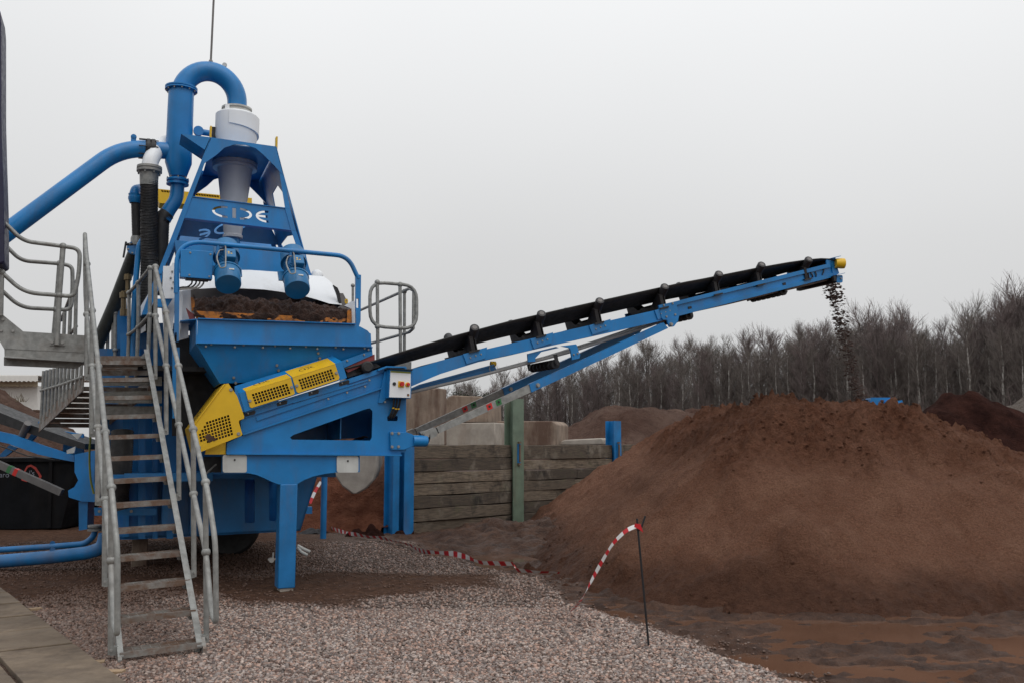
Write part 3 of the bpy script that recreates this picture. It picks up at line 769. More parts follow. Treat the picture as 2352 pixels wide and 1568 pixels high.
# ================================================================== WOODLAND
def tree_mesh(seed, h, spread, nb, dens, lean):
    r_ = random.Random(seed)
    tr = MB(); cr_ = MB()
    def limb(mb, pts, r0, r1, seg=3):
        n_ = len(pts)
        mb.tube(pts, [max(r0 + (r1 - r0) * i / (n_ - 1), .004) for i in range(n_)], seg, cap=False)
    tp = [Vector((0, 0, -.5))]
    a = r_.uniform(0, 6.28)
    for i in range(1, 9):
        t = i / 8
        tp.append(Vector((math.cos(a) * lean * t * h + r_.uniform(-.06, .06) * t, math.sin(a) * lean * t * h + r_.uniform(-.06, .06) * t, h * .93 * t)))
    limb(tr, tp, .015 * h + .02, .012, 6)
    def trunk_at(t):
        f_ = t * 8; i = min(int(f_), 7); return tp[i].lerp(tp[i + 1], f_ - i)
    for b in range(nb):
        t = .14 + .84 * ((b + r_.random()) / nb) ** .85
        p0 = trunk_at(t); az = r_.uniform(0, 6.28)
        L = spread * h * .80 * math.sqrt(max(.06, 1 - ((t - .52) / .52) ** 2)) * r_.uniform(.5, 1.15) + .2
        up = r_.uniform(.9, 2.1) + max(0, t - .7) * 2.5
        d = Vector((math.cos(az), math.sin(az), up)).normalized()
        pts = [p0]
        for k in range(1, 4):
            d = (d + Vector((r_.uniform(-.15, .15), r_.uniform(-.15, .15), r_.uniform(-.02, .22)))).normalized()
            pts.append(pts[-1] + d * L / 3)
        limb(cr_, pts, .035 * (1.15 - t) * h / 11 + .010, .010)
        for s_ in range(dens):
            f_ = r_.uniform(.22, 1.0) * 3; i = min(int(f_), 2); q = pts[i].lerp(pts[i + 1], f_ - i)
            d2 = (d + Vector((r_.uniform(-.8, .8), r_.uniform(-.8, .8), r_.uniform(-.2, .8)))).normalized()
            l2 = L * r_.uniform(.28, .6) + .25 * (1.2 - t)
            m1 = q + d2 * l2 * .5 + Vector((0, 0, .04)); m2 = q + d2 * l2
            limb(cr_, [q, m1, m2], .010, .005)
            for u_ in range(7):
                q2 = q.lerp(m2, r_.uniform(.2, 1.0))
                d3 = (d2 + Vector((r_.uniform(-.7, .7), r_.uniform(-.7, .7), r_.uniform(-.1, .8)))).normalized()
                l3 = r_.uniform(.3, .85) * (1.15 - .5 * t)
                limb(cr_, [q2, q2 + d3 * l3], .0055, .0025)
    return tr, cr_
def mesh_only(mb, name, mat):
    me = bpy.data.meshes.new(name); me.from_pydata(mb.v, [], mb.f); me.materials.append(mat)
    return me
n = NT('birch_bark'); w = n.coord(False, (1, 1, .5))
n.color(n.mix(n.noise(w, 5, 4, .6, .45, .6), (.42, .40, .37), (.15, .13, .12))); n.rough(.9); BARK_W = n.m
BARK_D = simple('dark_bark', (.075, .062, .055), .95, var=.3, scale=3)
TWIG = simple('hazed_brown_twigs', (.150, .118, .112), .95, var=.3, scale=2)  # lighter, purpler twig tone stands in for haze over the wood
TWIG2 = simple('hazed_olive_twigs', (.150, .128, .114), .95, var=.3, scale=2)  # this twig tone is lifted too, haze put into the colour
protos = []
for k, (h, sp, nb, dn, ln, bark) in enumerate(((11.5, .22, 36, 8, .012, BARK_W), (10.5, .20, 38, 8, .025, BARK_D), (12.5, .24, 36, 8, .02, BARK_W), (9.5, .24, 34, 8, .03, BARK_D), (11.0, .28, 36, 9, .015, BARK_D), (8.0, .28, 30, 9, .02, BARK_D))):
    tr, cw = tree_mesh(400 + k, h, sp, nb, dn, ln)
    protos.append((mesh_only(tr, 'trunk', bark), mesh_only(cw, 'crown', TWIG if k % 2 else TWIG2), h, bark is BARK_W))
def line_at(t):      # far treeline: from behind the blocks round to the right-hand edge
    xs = [(960, 150), (1150, 132), (1400, 112), (1650, 96), (1900, 84), (2150, 76), (2480, 68)]
    f_ = t * (len(xs) - 1); i = min(int(f_), len(xs) - 2); f_ -= i
    px = xs[i][0] * (1 - f_) + xs[i + 1][0] * f_; Y = xs[i][1] * (1 - f_) + xs[i + 1][1] * f_
    return px, Y
TOPS = [(960, 935), (1040, 905), (1120, 890), (1220, 868), (1330, 850), (1460, 822), (1600, 810), (1740, 795), (1850, 778), (1920, 770), (2000, 750), (2100, 752), (2180, 765), (2240, 735), (2300, 712), (2352, 705), (2480, 700)]
def top_at(px):
    for (a, b), (c_, d_) in zip(TOPS, TOPS[1:]):
        if a <= px <= c_: return b + (d_ - b) * (px - a) / (c_ - a)
    return TOPS[-1][1] if px > 2000 else TOPS[0][1]
zones = ((1240, 'behind the concrete blocks'), (1480, 'above the far brown mounds'), (1720, 'left of the falling sand'), (1960, 'behind the falling sand'), (2130, 'behind the small blue machine'), (2260, 'behind the dark red heap'), (9999, 'at the far edge above the ballast heap'))
NT_ = 280; FRONT = {}
for i in range(NT_):
    row = i % 4
    t = (i // 4 + random.uniform(.1, .9)) / (NT_ / 4)
    px, Y = line_at(t); Y += row * 4.0 + random.uniform(-1.5, 1.5); px += random.uniform(-8, 8)
    wht = row < 2 and random.random() < .6
    k = random.choice([0, 2] if wht else [1, 3, 4, 4, 1, 5] if row else [1, 3, 5, 0])
    me_t, me_c, h, isw = protos[k]
    zt = atY(px, top_at(px) + random.choice((-22, -8, 4, 14, 26, 40, 56)) + random.uniform(-8, 8) + (0 if row > 0 else 10), Y).z
    s_ = max(.45, (zt - .6) / h)
    base = atY(px, 1000, Y); base.z = .6
    zn = next(z for lim, z in zones if px < lim)
    lab = ('bare white trunked birch ' if isw else 'bare dark twiggy tree ') + zn + (', front of the wood' if row == 0 else ', inside the wood' if row < 3 else ', back of the wood')
    r0 = thing('birch_tree' if isw else 'bare_tree', lab, 'tree', base, ('birches ' if isw else 'dark trees ') + zn + (' front' if row == 0 else ' inside' if row < 3 else ' back'))
    if row == 0: FRONT.setdefault((isw, zn), []).append((px, r0))
    r0.rotation_euler = (0, 0, random.uniform(0, 6.28)); r0.scale = (s_ * random.uniform(.9, 1.2),) * 2 + (s_,)
    for nm, me in (('trunk', me_t), ('crown', me_c)):
        o = bpy.data.objects.new(nm, me); COL.objects.link(o); o.parent = r0
ORD = ('first', 'second', 'third', 'fourth', 'fifth', 'sixth', 'seventh', 'eighth', 'ninth', 'tenth', 'eleventh', 'twelfth', 'thirteenth', 'fourteenth', 'fifteenth', 'sixteenth')
for (isw, zn), lst in FRONT.items():
    lst.sort(key=lambda q: q[0])
    for k, (px, r0) in enumerate(lst):
        r0['label'] = (ORD[k] if k < 16 else 'last') + (' white birch' if isw else ' dark tree') + " from the left in the wood's front row, " + zn.replace('at the far edge ', '')
# thicket of saplings and brambles along the foot of the wood
tk = MB(); r_ = random.Random(77)
for i in range(5500):
    px, Y = line_at(r_.random()); Y += r_.uniform(-3, 22); b = atY(px + r_.uniform(-10, 10), 1000, Y); b.z = .5
    H_ = (atY(px, top_at(px), Y).z - .5) * r_.uniform(.12, .55)
    d = Vector((r_.uniform(-.16, .16), r_.uniform(-.16, .16), 1))
    m_ = b + d * H_ * .5; e_ = b + d * H_ + Vector((r_.uniform(-.3, .3), 0, 0))
    tk.tube([b, m_, e_], [.045, .028, .008], 3, cap=False)
    for j in range(5):
        q = b.lerp(e_, r_.uniform(.25, 1)); tk.tube([q, q + Vector((r_.uniform(-.8, .8), r_.uniform(-.4, .4), r_.uniform(.1, .9)))], [.016, .006], 3, cap=False)
tag(tk.build('thicket', TWIG, None, smooth=0), 'dense bare undergrowth along the foot of the far wood', 'thicket', kind='stuff')
# woodland floor and the dark far side of the wood
fl = MB()
NB = 40
pf = [line_at(i / NB) for i in range(NB + 1)]
vs = []; 
for px, Y in pf:
    a = atY(px, 1000, Y - 4); b = atY(px, 1000, Y + 26)
    vs += [(a.x, a.y, .0), (a.x, a.y, .62 + .2 * math.sin(px)), (b.x, b.y, 1.0)]
fs = []
for i in range(NB):
    a = i * 3; fs += [(a, a + 3, a + 4, a + 1), (a + 1, a + 4, a + 5, a + 2)]
fl.add(vs, fs); tag(fl.build('woodland_floor', simple('leaf_litter', (.07, .05, .04), .95, var=.3, scale=1), None), kind='structure')
# two small dark shrubs above the blocks
def shrub(px, py, Y, w_, h_, lab, seed):
    r_ = random.Random(seed); mb = MB(); st = MB()
    c_ = atY(px, py, Y); b = Vector((c_.x, c_.y, c_.z - h_ * .9))
    for i in range(14):
        az = r_.uniform(0, 6.28); e_ = b + Vector((math.cos(az) * w_ * r_.uniform(.2, .9), math.sin(az) * w_ * r_.uniform(.2, .9), h_ * r_.uniform(.5, 1)))
        st.tube([b, b.lerp(e_, .5) + Vector((0, 0, .1)), e_], [.05, .03, .01], 4, cap=False)
        for j in range(60):
            q = b.lerp(e_, r_.uniform(.35, 1.05)) + Vector((r_.gauss(0, .16), r_.gauss(0, .16), r_.gauss(0, .14)))
            d = Vector((r_.uniform(-1, 1), r_.uniform(-1, 1), r_.uniform(-.6, 1))).normalized() * .11; s2 = d.cross(Vector((.3, .2, 1))).normalized() * .04
            mb.add([q - d, q + s2, q + d, q - s2], [(0, 1, 2, 3)])
    r0 = thing('shrub', lab, 'shrub', b)
    mb.build('foliage', simple('dark_evergreen_leaf', (.045, .055, .035), .8, var=.3), r0, smooth=0); st.build('stem', BARK_D, r0)
shrub(1065, 902, 60, 1.0, 1.2, 'small dark evergreen shrub above the brown rounded block', 5)
shrub(1100, 912, 58, .8, .9, 'lower dark shrub just beyond the brown rounded block', 6)
shrub(1020, 925, 55, .6, 1.2, 'dark shrub half hidden by the tall concrete slab', 8)
# ================================================================== BLUE WASHING PLANT: chassis and hopper
plant = thing('washing_plant', 'blue steel chassis of the sand washing plant with hopper and arched front leg', 'washing plant', ORG)
# front side frame with its wedge-shaped window
win = pp(A4, (1140, 1352), (1165, 1333), (1740, 1128), (1775, 1122), (1795, 1145), (1790, 1355), (1775, 1378), (1155, 1370))
fr = pp(A4, (632, 1488), (640, 1396), (765, 1336), (1872, 966), (1880, 1060), (1900, 1078), (2062, 1078), (2062, 1300), (2062, 1470), (2022, 1472), (2022, 1502))
cab = rrect(*A4(1912, 1182), *A4(1995, 1222), 2.5)
plate('side_frame', fr, 0, .02, BLUE, plant, [win, cab])
pts2 = [P(q, 0) + VD * 1.10 for q in fr]
MB().prism(pts2, VD * .02).build('side_frame', BLUE, plant)
def strip(a, b, v0, v1, h, mat, name, par):
    """flange along a picture line, lying between two depths"""
    A, B = P(a, 0), P(b, 0)
    d = (B - A).normalized(); up = VD.cross(d).normalized()
    if up.z < 0: up = -up
    return MB().prism([A + VD * v0, B + VD * v0, B + VD * v0 + up * h, A + VD * v0 + up * h], VD * (v1 - v0)).build(name, mat, par)
strip(A4(765, 1336), A4(1872, 966), -.035, .0, .018, BLUE, 'flange', plant)
strip(A4(632, 1488), A4(2022, 1500), -.045, -.001, .016, BLUE, 'flange', plant)
ue = fb_ = uvz(P(A4(2060, 1300), 0))[0]
MB().mbox(ue - .02, ue - .005, .022, 1.098, uvz(P(A4(2060, 1470), 0))[2], uvz(P(A4(2060, 1085), 0))[2]).build('end_panel', BLUE, plant)
# floor, inner panel and a little spilt sand seen through the window
fa, fb = uvz(P(A4(632, 1488), 0)), uvz(P(A4(2022, 1502), 0))
MB().mbox(fa[0] + .02, fb[0], .021, 1.098, fb[2] + .01, fb[2] + .03).build('floor_plate', BLUE, plant)
ia = uvz(P(A4(1570, 1300), 0)); 
MB().mbox(ia[0], ia[0] + .015, .25, 1.09, fb[2] + .05, fb[2] + .75).build('cross_plate', BLUE, plant)
ib = uvz(P(A4(1150, 1372), 0)); ic = uvz(P(A4(1780, 1372), 0))
sx = np.linspace(ib[0] + .25, ic[0] - .01, 60); sv = np.linspace(.025, .5, 16); SX, SV = np.meshgrid(sx, sv)
sz = ib[2] - .02 + (.035 + .05 * fbm(SX, SV, 5, 4, 500)) * sstep(ib[0] + .25, ic[0], SX)
wp = [M(a, b, c) for a, b, c in zip(SX.ravel(), SV.ravel(), sz.ravel())]
spill = grid_mesh('spilt_sand', np.array([q.x for q in wp]).reshape(SX.shape), np.array([q.y for q in wp]).reshape(SX.shape), np.array([q.z for q in wp]).reshape(SX.shape), SAND, attrs={'fresh': np.zeros(SX.shape), 'wet': np.zeros(SX.shape)})
tag(spill, 'spilt sand lying on the sill of the wedge shaped window', 'sand')
# the front leg: arch gusset, box leg, concrete foot
arch = [A5(1640, 603), A7(880, 112), A7(880, 232), A7(700, 235), A7(620, 245), A7(540, 263), A7(475, 288), A7(418, 322), A7(285, 322), A5(2000, 794), A5(1950, 770), A5(1890, 743), A5(1830, 730), A5(1640, 727)]
plate('arch_beam', arch, .012, .24, BLUE, plant)
lz0, lz1 = .075, P((660, 1111), 0).z
la, lb = uvz(P((640.5, 1250), 0))[0], uvz(P((680.5, 1250), 0))[0]
MB().mbox(la, lb, .004, .26, lz0, lz1).build('leg', BLUE_D, plant, bevel=.01)
tag(MB().mbox(la + .03, lb - .02, .02, .25, -.05, .074).build('concrete_pad', CONC_L, None), 'thin pale concrete pad under the single blue front leg', 'concrete pad')
gl = P((627, 1285), .05)
MB().lathe(gl - UD * .02, VD, [(-.03, .03), (.03, .03)], 8).beam(gl - UD * .06 + ZD * .01, gl + UD * .03 + ZD * .01, .03, .02).tube([gl + ZD * .02, gl + ZD * .09], .01, 6).build('valve', STEEL, plant)
for nm, bx in (('end_plate', (A5(1637, 596), A5(1814, 725))), ('end_plate', (A7(712, 113), A7(871, 235)))):
    plate(nm, rrect(*bx[0], *bx[1], 5), -.012, .02, OFFW, plant)
bolts([P(A5(1725, 632), -.012), P(A7(793, 150), -.012)], plant, -VD, .012, .012, BLACKM)
plate('dark_end_plate', rrect(*A5(1497, 608), *A5(1634, 725), 3), .35, .02, BLACKM, plant)
MB().tube([P(A5(1515, 735), .30), P(A5(1555, 695), .30), P(A5(1590, 665), .33)], .012, 6).build('lever', GALV, plant)
# strut pivot bracket on the right-hand end
br = pp(A4, (1936, 1310), (2062, 1311), (2108, 1326), (2130, 1342), (2130, 1418), (2055, 1450), (1938, 1450))
plate('pivot_bracket', br, -.055, .05, BLUE, plant, bevel=.006)
bolts([P(A4(a, b), -.055) for a, b in ((1950, 1320), (2003, 1321), (1950, 1428), (2001, 1427))], plant, -VD, .020, .02, STEEL)
pv = P(A4(2128, 1381), -.03)
MB().lathe(pv - UD * .02, UD, [(0, .074), (.17, .074), (.19, .066)], 20).build('pivot_tube', BLUE, plant)
# hopper ---------------------------------------------------------
HV = .05
lip = pp(A4, (405, 421), (1655, 463), (1700, 478), (1755, 508), (1774, 530), (1780, 640), (400, 612))
plate('hopper_lip', lip, HV, .012, BLUE, plant)
A_, B_ = P(A4(405, 421), HV), P(A4(1655, 463), HV)
MB().prism([A_, B_, B_ - VD * .05 + ZD * .004, A_ - VD * .05 + ZD * .004], ZD * .01).build('lip_flange', BLUE, plant)
A_, B_ = P(A4(400, 612), HV), P(A4(1782, 640), HV)
MB().prism([A_, B_, B_ - VD * .05, A_ - VD * .05], ZD * .012).build('seam_flange', BLUE, plant)
def top_bot(a, va, b, vb): return P(A4(*a), va), P(A4(*b), vb)
t0, b0 = top_bot((400, 608), HV + .013, (590, 925), .20); t1, b1 = top_bot((1790, 636), HV + .013, (1640, 880), .20)
MB().prism([t0, t1, P(A4(1796, 700), .09), b1, b0], VD * .015).build('hopper_front', BLUE, plant)
MB().prism([t0, b0, b0 + VD * .85, t0 + VD * 1.25], UD * -.015).build('hopper_side', BLUE, plant)
MB().prism([t1, b1, b1 + VD * .85, t1 + VD * 1.25], UD * .015).build('hopper_side', BLUE, plant)
l0, l1 = P(A4(402, 421), HV), P(A4(400, 612), HV)
MB().prism([l0, l1, l1 + VD * 1.25, l0 + VD * 1.25 - ZD * .0], UD * -.012).build('lip_side', BLUE, plant)
MB().prism([l0, l0 + VD * 1.25, l0 + VD * 1.25 - UD * .18, l0 - UD * .18 + VD * .25], ZD * .012).build('lip_flange', BLUE, plant)
r0_, r1_ = P(A4(1774, 530), HV), P(A4(1780, 640), HV)
MB().prism([r0_, r1_, r1_ + VD * 1.25, r0_ + VD * 1.25], UD * .012).build('lip_side', BLUE, plant)
bolts([P(A4(a, b), HV - .0) for a, b in ((470, 633), (512, 616), (700, 638), (769, 622), (923, 642), (1020, 628), (1140, 647), (1265, 634), (1355, 652), (1500, 640), (1562, 654), (1730, 647), (1762, 659))], plant, -VD, .014, .02, STEEL)
def on_face(q):   # a picture point on the hopper's sloping front
    nrm = (t1 - t0).cross(b0 - t0).normalized(); d = ray(q); o = Vector((0, 0, EYE))
    return o + d * ((t0 - o).dot(nrm) / d.dot(nrm))
fn = (t1 - t0).cross(b0 - t0).normalized(); fn = fn if fn.dot(VD) < 0 else -fn
bolts([on_face(A4(a, b)) for a, b in ((1363, 685), (1376, 725), (1035, 781), (1048, 822), (692, 879), (707, 921))], plant, fn, .018, .022, STEEL)
hb = pp(A4, (1545, 748), (1735, 680), (1790, 672), (1796, 700), (1700, 742), (1570, 800))
plate('hopper_bracket', hb, .04, .02, BLUE, plant)
bolts([P(A4(1593, 745), .04), P(A4(1727, 697), .04)], plant, -VD, .014, .02, STEEL)
plate('rubber_skirt', pp(A4, (1570, 808), (1760, 703), (1812, 694), (1813, 738), (1600, 838)), .055, .02, REDRUB, plant)
# sump tank and body behind
tank = [(255, 1088), (730, 1088), (690, 1218), (300, 1238), (262, 1238)]
sl = [rrect(562, 1098, 585, 1200, 6), rrect(618, 1098, 636, 1196, 6)]
plate('sump_tank', tank, 2.6, .03, BLUE, plant, sl)
T = [P(q, 2.6) for q in tank]
MB().prism([T[1], T[2], T[2] + VD * 3.2, T[1] + VD * 3.2], UD * -.03).build('tank_side', BLUE, plant)
MB().prism([T[2], T[4], T[4] + VD * 3.2, T[2] + VD * 3.2], ZD * .03).build('tank_floor', BLUE, plant)
MB().prism([q + VD * .6 for q in T], VD * .03).build('tank_bulkhead', BLUE_D, plant)
plate('body_panel', [(225, 800), (640, 800), (640, 1100), (232, 1100)], 3.0, .03, BLUE_D, plant)
plate('painted_shade_panel', [(395, 770), (640, 770), (640, 1000), (395, 1000)], 1.38, .03, BLACKM, plant)  # black sheet painted in for the shade inside the machine
plate('upper_panel', [(300, 742), (420, 742), (420, 800), (300, 800)], 2.3, .03, BLUE_D, plant)
for x0, x1, y0, y1, v_ in ((282, 296, 860, 1232, 2.5), (318, 334, 860, 1236, 2.3), (350, 362, 880, 1236, 2.5), (382, 398, 1000, 1236, 2.45), (436, 450, 900, 1225, 2.5)):
    plate('body_rib', [(x0, y0), (x1, y0), (x1, y1), (x0, y1)], v_, .1, BLUE, plant)
ub0 = uvz(P((225, 900), 3.0))[0]; ub1 = uvz(P((640, 900), 3.0))[0]
MB().mbox(ub0, ub1, 3.06, 7.5, 1.25, 2.9).build('body_box', BLUE_D, plant)
MB().mbox(ub0 + .5, ub1 - .6, .75, 3.0, 2.72, 2.78).build('upper_shade_plate', BLACKM, plant)  # added roof plate, put here to shade the body panel
MB().mbox(uvz(P((262, 1090), 2.6))[0], uvz(P((725, 1090), 2.6))[0], 1.13, 2.62, 1.36, 1.42).build('lower_shade_plate', BLUE_D, plant)  # added plate that keeps sky light off the sump tank
MB().mbox(ub0 + .4, uvz(P((480, 1090), 1.5))[0], .9, 1.13, 1.34, 1.44).build('cross_member', BLUE_D, plant)
MB().mbox(ub0 + .9, ub0 + 1.05, 1.9, 3.0, .7, 2.7).build('frame_post', BLUE_D, plant)
plate('front_post', pp(A4, (205, 640), (262, 640), (262, 1200), (205, 1200)), .32, .12, BLUE, plant)
plate('tank_bracket', pp(A7, (485, 487), (531, 487), (531, 538), (485, 538)), 4.6, .1, BLUE, plant)
# cross-girder in the left foreground of the chassis, behind the stair
plate('cross_girder', pp(A5, (690, 985), (1150, 990), (1150, 1038), (695, 1042)), 1.95, .08, BLUE, plant)
bolts([P(A5(a, 1010), 1.95) for a in (730, 965)], plant, -VD, .02, .02, STEEL)
# prop behind, wheels under the tank
pr = gnd(742, 1240)
prop = MB().tube([pr - ZD * .05, Vector((pr.x, pr.y, P((742, 1085), 3).z + 1.0))], .058, 12).build('steel_prop', BLUE_D, None)
tag(prop, 'slim round blue steel prop standing on the gravel behind the plant', 'prop')
wz = .50
wu, wv, _ = uvz(gnd(523, 1275))
for k, dv in enumerate((0, .55)):
    wh = thing('wheel', None, None, M(wu, wv + dv, wz)); wh.parent = plant; wh.location = Vector(M(wu, wv + dv, wz)) - ORG
    c_ = M(wu, wv + dv, wz)
    MB().lathe(c_, VD, [(-.14, .30), (-.15, .45), (-.11, .50), (.11, .50), (.15, .45), (.14, .30)], 32).build('tyre', RUB, wh)
    MB().lathe(c_, VD, [(-.13, .02), (-.10, .12), (-.08, .26), (-.13, .30)], 24).build('rim', BLUE_D, wh)
MB().tube([M(wu, wv - .1, wz), M(wu, wv + .8, wz)], .07, 10).build('axle', BLACKM, plant)
cb = gnd(319, 1308)
cu, cv, _ = uvz(cb)
tag(MB().mbox(cu - .105, cu + .105, cv, cv + .3, -.05, .52).build('concrete_pillar', CONC, None, bevel=.01), 'short grey concrete pillar propping the chassis behind the stair', 'concrete pillar')
wl0 = P((683, 1255), .4)
MB().tube([wl0, wl0 + UD * .05 - ZD * .06, wl0 + UD * .12 - ZD * .10 - VD * .05], .018, 8).tube([wl0 + ZD * .02, wl0 + UD * .07 - ZD * .02, wl0 + UD * .15 - ZD * .06 - VD * .05], .018, 8).build('cable_conduit', OFFW, plant)

# ================================================================== CONTROL BOX
cbx = thing('control_box', 'white door control cabinet with red and yellow switches on the blue frame', 'control box', P(C4(480, 700), -.2))
cz = [C4(290, 185), C4(690, 205), C4(650, 712), C4(255, 690)]
f0 = [P(q, -.20) for q in (C4(285, 190), C4(668, 208), C4(652, 700), C4(262, 690))]
MB().prism(f0, VD * .19).build('housing', BLUE, cbx)
door = [P(q, -.215) for q in (C4(300, 225), C4(648, 245), C4(640, 690), C4(276, 680))]
MB().prism(door, VD * .014).build('door', WHITE, cbx)
MB().prism([P(q, -.218) for q in (C4(302, 224), C4(649, 244), C4(648, 272), C4(300, 250))], VD * .004).build('label_strip', OLIVE, cbx)
hood = [P(q, -.26) for q in (C4(285, 178), C4(692, 202), C4(692, 214), C4(285, 190))]
MB().prism(hood, VD * .26).build('hood', BLACKM, cbx)
def disc(q, v, r, h, mat, name): return MB().lathe(P(q, v), -VD, [(0, r), (h * .8, r), (h, r * .85)], 20).build(name, mat, cbx)
disc(C4(362, 450), -.215, .022, .012, BLACKM, 'lock')
MB().prism([P(q, -.223) for q in (C4(430, 402), C4(535, 408), C4(532, 512), C4(430, 508))], VD * .008).build('switch_plate', YEL, cbx)
disc(C4(490, 455), -.223, .030, .035, RED, 'rotary_switch')
q = P(C4(490, 455), -.262); MB().boxa(q, UD * .008, VD * .01, ZD * .026).build('switch_grip', RED, cbx)
disc(C4(592, 464), -.215, .032, .010, YEL, 'stop_plate'); disc(C4(599, 460), -.225, .021, .035, RED, 'stop_button')
MB().prism([P(q, -.219) for q in (C4(585, 625), C4(622, 625), C4(622, 662), C4(585, 662))], VD * .004).build('badge', BLACKM, cbx)
MB().prism([P(q, -.2195) for q in (C4(595, 636), C4(612, 636), C4(612, 651), C4(595, 651))], VD * .001).build('badge_mark', ORANGE, cbx)
for k, (a, b, c_) in enumerate((((360, 700), (345, 870), (270, 1045)), ((415, 700), (390, 885), (300, 1050)), ((468, 705), (435, 885), (335, 1050)))):
    path = fillet([P(C4(*a), -.10), P(C4(*b), -.07), P(C4(*c_), -.01), P(C4(*c_), .08)], .08, 5)
    MB().tube(path, .013, 8).build('cable', RUB, cbx)
    o = P(C4(*b), -.07); MB().lathe(o - ZD * .008, ZD, [(0, .016), (.016, .016)], 10).build('cable_marker', YEL, cbx)
# blue column and cap that carry the box
col = pp(A4, (1872, 966), (1885, 832), (1900, 795), (2060, 790), (2070, 810), (2062, 1078), (1880, 1078))
plate('box_column', col, .002, .3, BLUE, plant)
MB().prism([P(q, -.06) for q in pp(A4, (1840, 812), (1905, 786), (2062, 790), (2062, 800), (1908, 798), (1843, 824))], VD * .5).build('column_cap', BLUE, plant)
plate('box_gusset', pp(A4, (1842, 1078), (1892, 832), (1925, 838), (1918, 1035), (1870, 1082)), -.03, .03, BLUE, plant)
bolts([P(A4(1893, 1072), -.03)], plant, -VD, .014, .015, STEEL)

# ================================================================== STOCKPILE CONVEYOR
conv = thing('conveyor', 'long raised conveyor with black belt and blue frame reaching over the sand heap', 'conveyor', ORG + VD * .5)
WID = 1.06
def both(name, pts, v, th, mat, holes=()):
    plate(name, pts, v, th, mat, conv, holes)
    MB().prism([P(q, v) + VD * (WID - 2 * v + -th) for q in pts], VD * th, [[P(q, v) + VD * (WID - 2 * v - th) for q in h] for h in holes]).build(name, mat, conv)
low = pp(A8, (445, 872), (530, 850), (640, 815), (790, 776), (1130, 696), (1500, 612), (1850, 532), (2135, 468), (2150, 545), (1870, 608), (1500, 690), (1270, 743), (930, 815), (640, 905), (590, 925), (445, 988))
both('stringer', low, .05, .07, BLUE)
upw = pp(B1, (320, 508), (1685, 163), (1702, 262), (340, 618))
both('stringer', upw, .06, .02, BLUE)
for a, b, h0, h1 in (((318, 494), (1680, 158), 0, 34), ((334, 590), (1700, 246), 0, 34)):
    pts = pp(B1, a, b, (b[0] + 4, b[1] + h1), (a[0] + 6, a[1] + h1))
    both('stringer_flange', pts, .03, .11, BLUE)
both('splice_plate', pp(B1, (165, 530), (318, 494), (345, 632), (255, 658), (205, 656), (190, 640)), .02, .03, BLUE)
bolts([P(B1(a, b), .02) for a, b in ((208, 530), (286, 513), (309, 611), (232, 630))], conv, -VD, .016, .018, STEEL)
both('strut_lug', pp(B1, (240, 656), (342, 632), (336, 668), (300, 716), (262, 720), (248, 690)), .00, .03, BLUE)
bolts([P(B1(273, 698), .0)], conv, -VD, .03, .03, STEEL)
# struts
nb = pp(A8, (1240, 975), (2150, 560), (2182, 598), (2140, 618), (1255, 1031))
plate('strut', nb, -.03, .09, BLUE, conv)
ni = pp(A8, (612, 1268), (1238, 979), (1253, 1029), (628, 1308))
plate('strut_inner', ni, -.015, .06, GALV, conv)
S_ = VD * .98
MB().prism([P(q, -.03) + S_ for q in nb], VD * .09).build('strut', BLUE, conv)
MB().prism([P(q, -.015) + S_ for q in ni], VD * .06).build('strut_inner', GALV, conv)
cl = pp(A8, (500, 1300), (545, 1290), (600, 1268), (618, 1300), (610, 1328), (560, 1352), (515, 1345))
plate('clevis', cl, -.03, .10, GALV, conv); MB().prism([P(q, -.03) + S_ for q in cl], VD * .10).build('clevis', GALV, conv)
bolts([P(A8(540, 1322), -.035)], conv, -VD, .05, .03, STEEL)
MB().lathe(P(A8(535, 1352), -.02), VD, [(0, .06), (.10, .06)], 16).lathe(P(A8(500, 1330), .0), UD, [(0, .05), (.12, .05)], 14).build('hub', BLACKM, conv)
bolts([P(A8(1297, 983), -.03), P(A8(1297, 983), -.03) + S_], conv, -VD, .032, .03, STEEL)
for (x0, y0), mt in (((968, 1128), RED), ((1030, 1098), GREEN)):
    for off in (Vector((0, 0, 0)), S_):
        sq = [P(q, -.019) + off for q in pp(A8, (x0 - 22, y0 - 12), (x0 + 14, y0 - 29), (x0 + 24, y0 + 10), (x0 - 10, y0 + 26))]
        o = MB().prism(sq, VD * .003).build('marker', mt, conv)
        c_ = sum(sq, Vector()) / 4
        MB().lathe(c_, -VD, [(0, .018), (.002, .018)], 10).build('marker_hole', BLACKM, conv)
# belt, swept along the conveyor
bp = [A4(620, 1075), A4(1000, 970), A4(1500, 822), A8(0, 862), A8(190, 812), A8(400, 745), A8(700, 655), A8(1100, 550), A8(1500, 459), A8(1920, 366), A8(2300, 283), B1(560, 292), B1(1050, 194), B1(1300, 150), B1(1480, 124), B1(1600, 114), B1(1680, 118), B1(1715, 135)]
depth = [.06, .08, .10, .11, .12, .15, .17, .18, .18, .18, .18, .18, .17, .15, .11, .06, .03, .02]
pu = [uvz(P(q, .03)) for q in bp]
cu_, cz_ = [q[0] for q in pu], [q[2] for q in pu]
fine = np.linspace(0, len(pu) - 1, 150)
cu_f = np.interp(fine, range(len(pu)), cu_); cz_f = np.interp(fine, range(len(pu)), cz_); cd_f = np.interp(fine, range(len(pu)), depth)
vs = []; fs = []
prof_v = [.03, .12, .24, .34, .44, .53, .62, .72, .82, .94, 1.03]; prof_d = [0, .33, .75, .95, 1, 1, 1, .95, .75, .33, 0]
for i in range(len(fine)):
    for (v_, k_) in zip(prof_v, prof_d): vs.append(M(cu_f[i], v_, cz_f[i] - cd_f[i] * k_))
nn = len(prof_v)
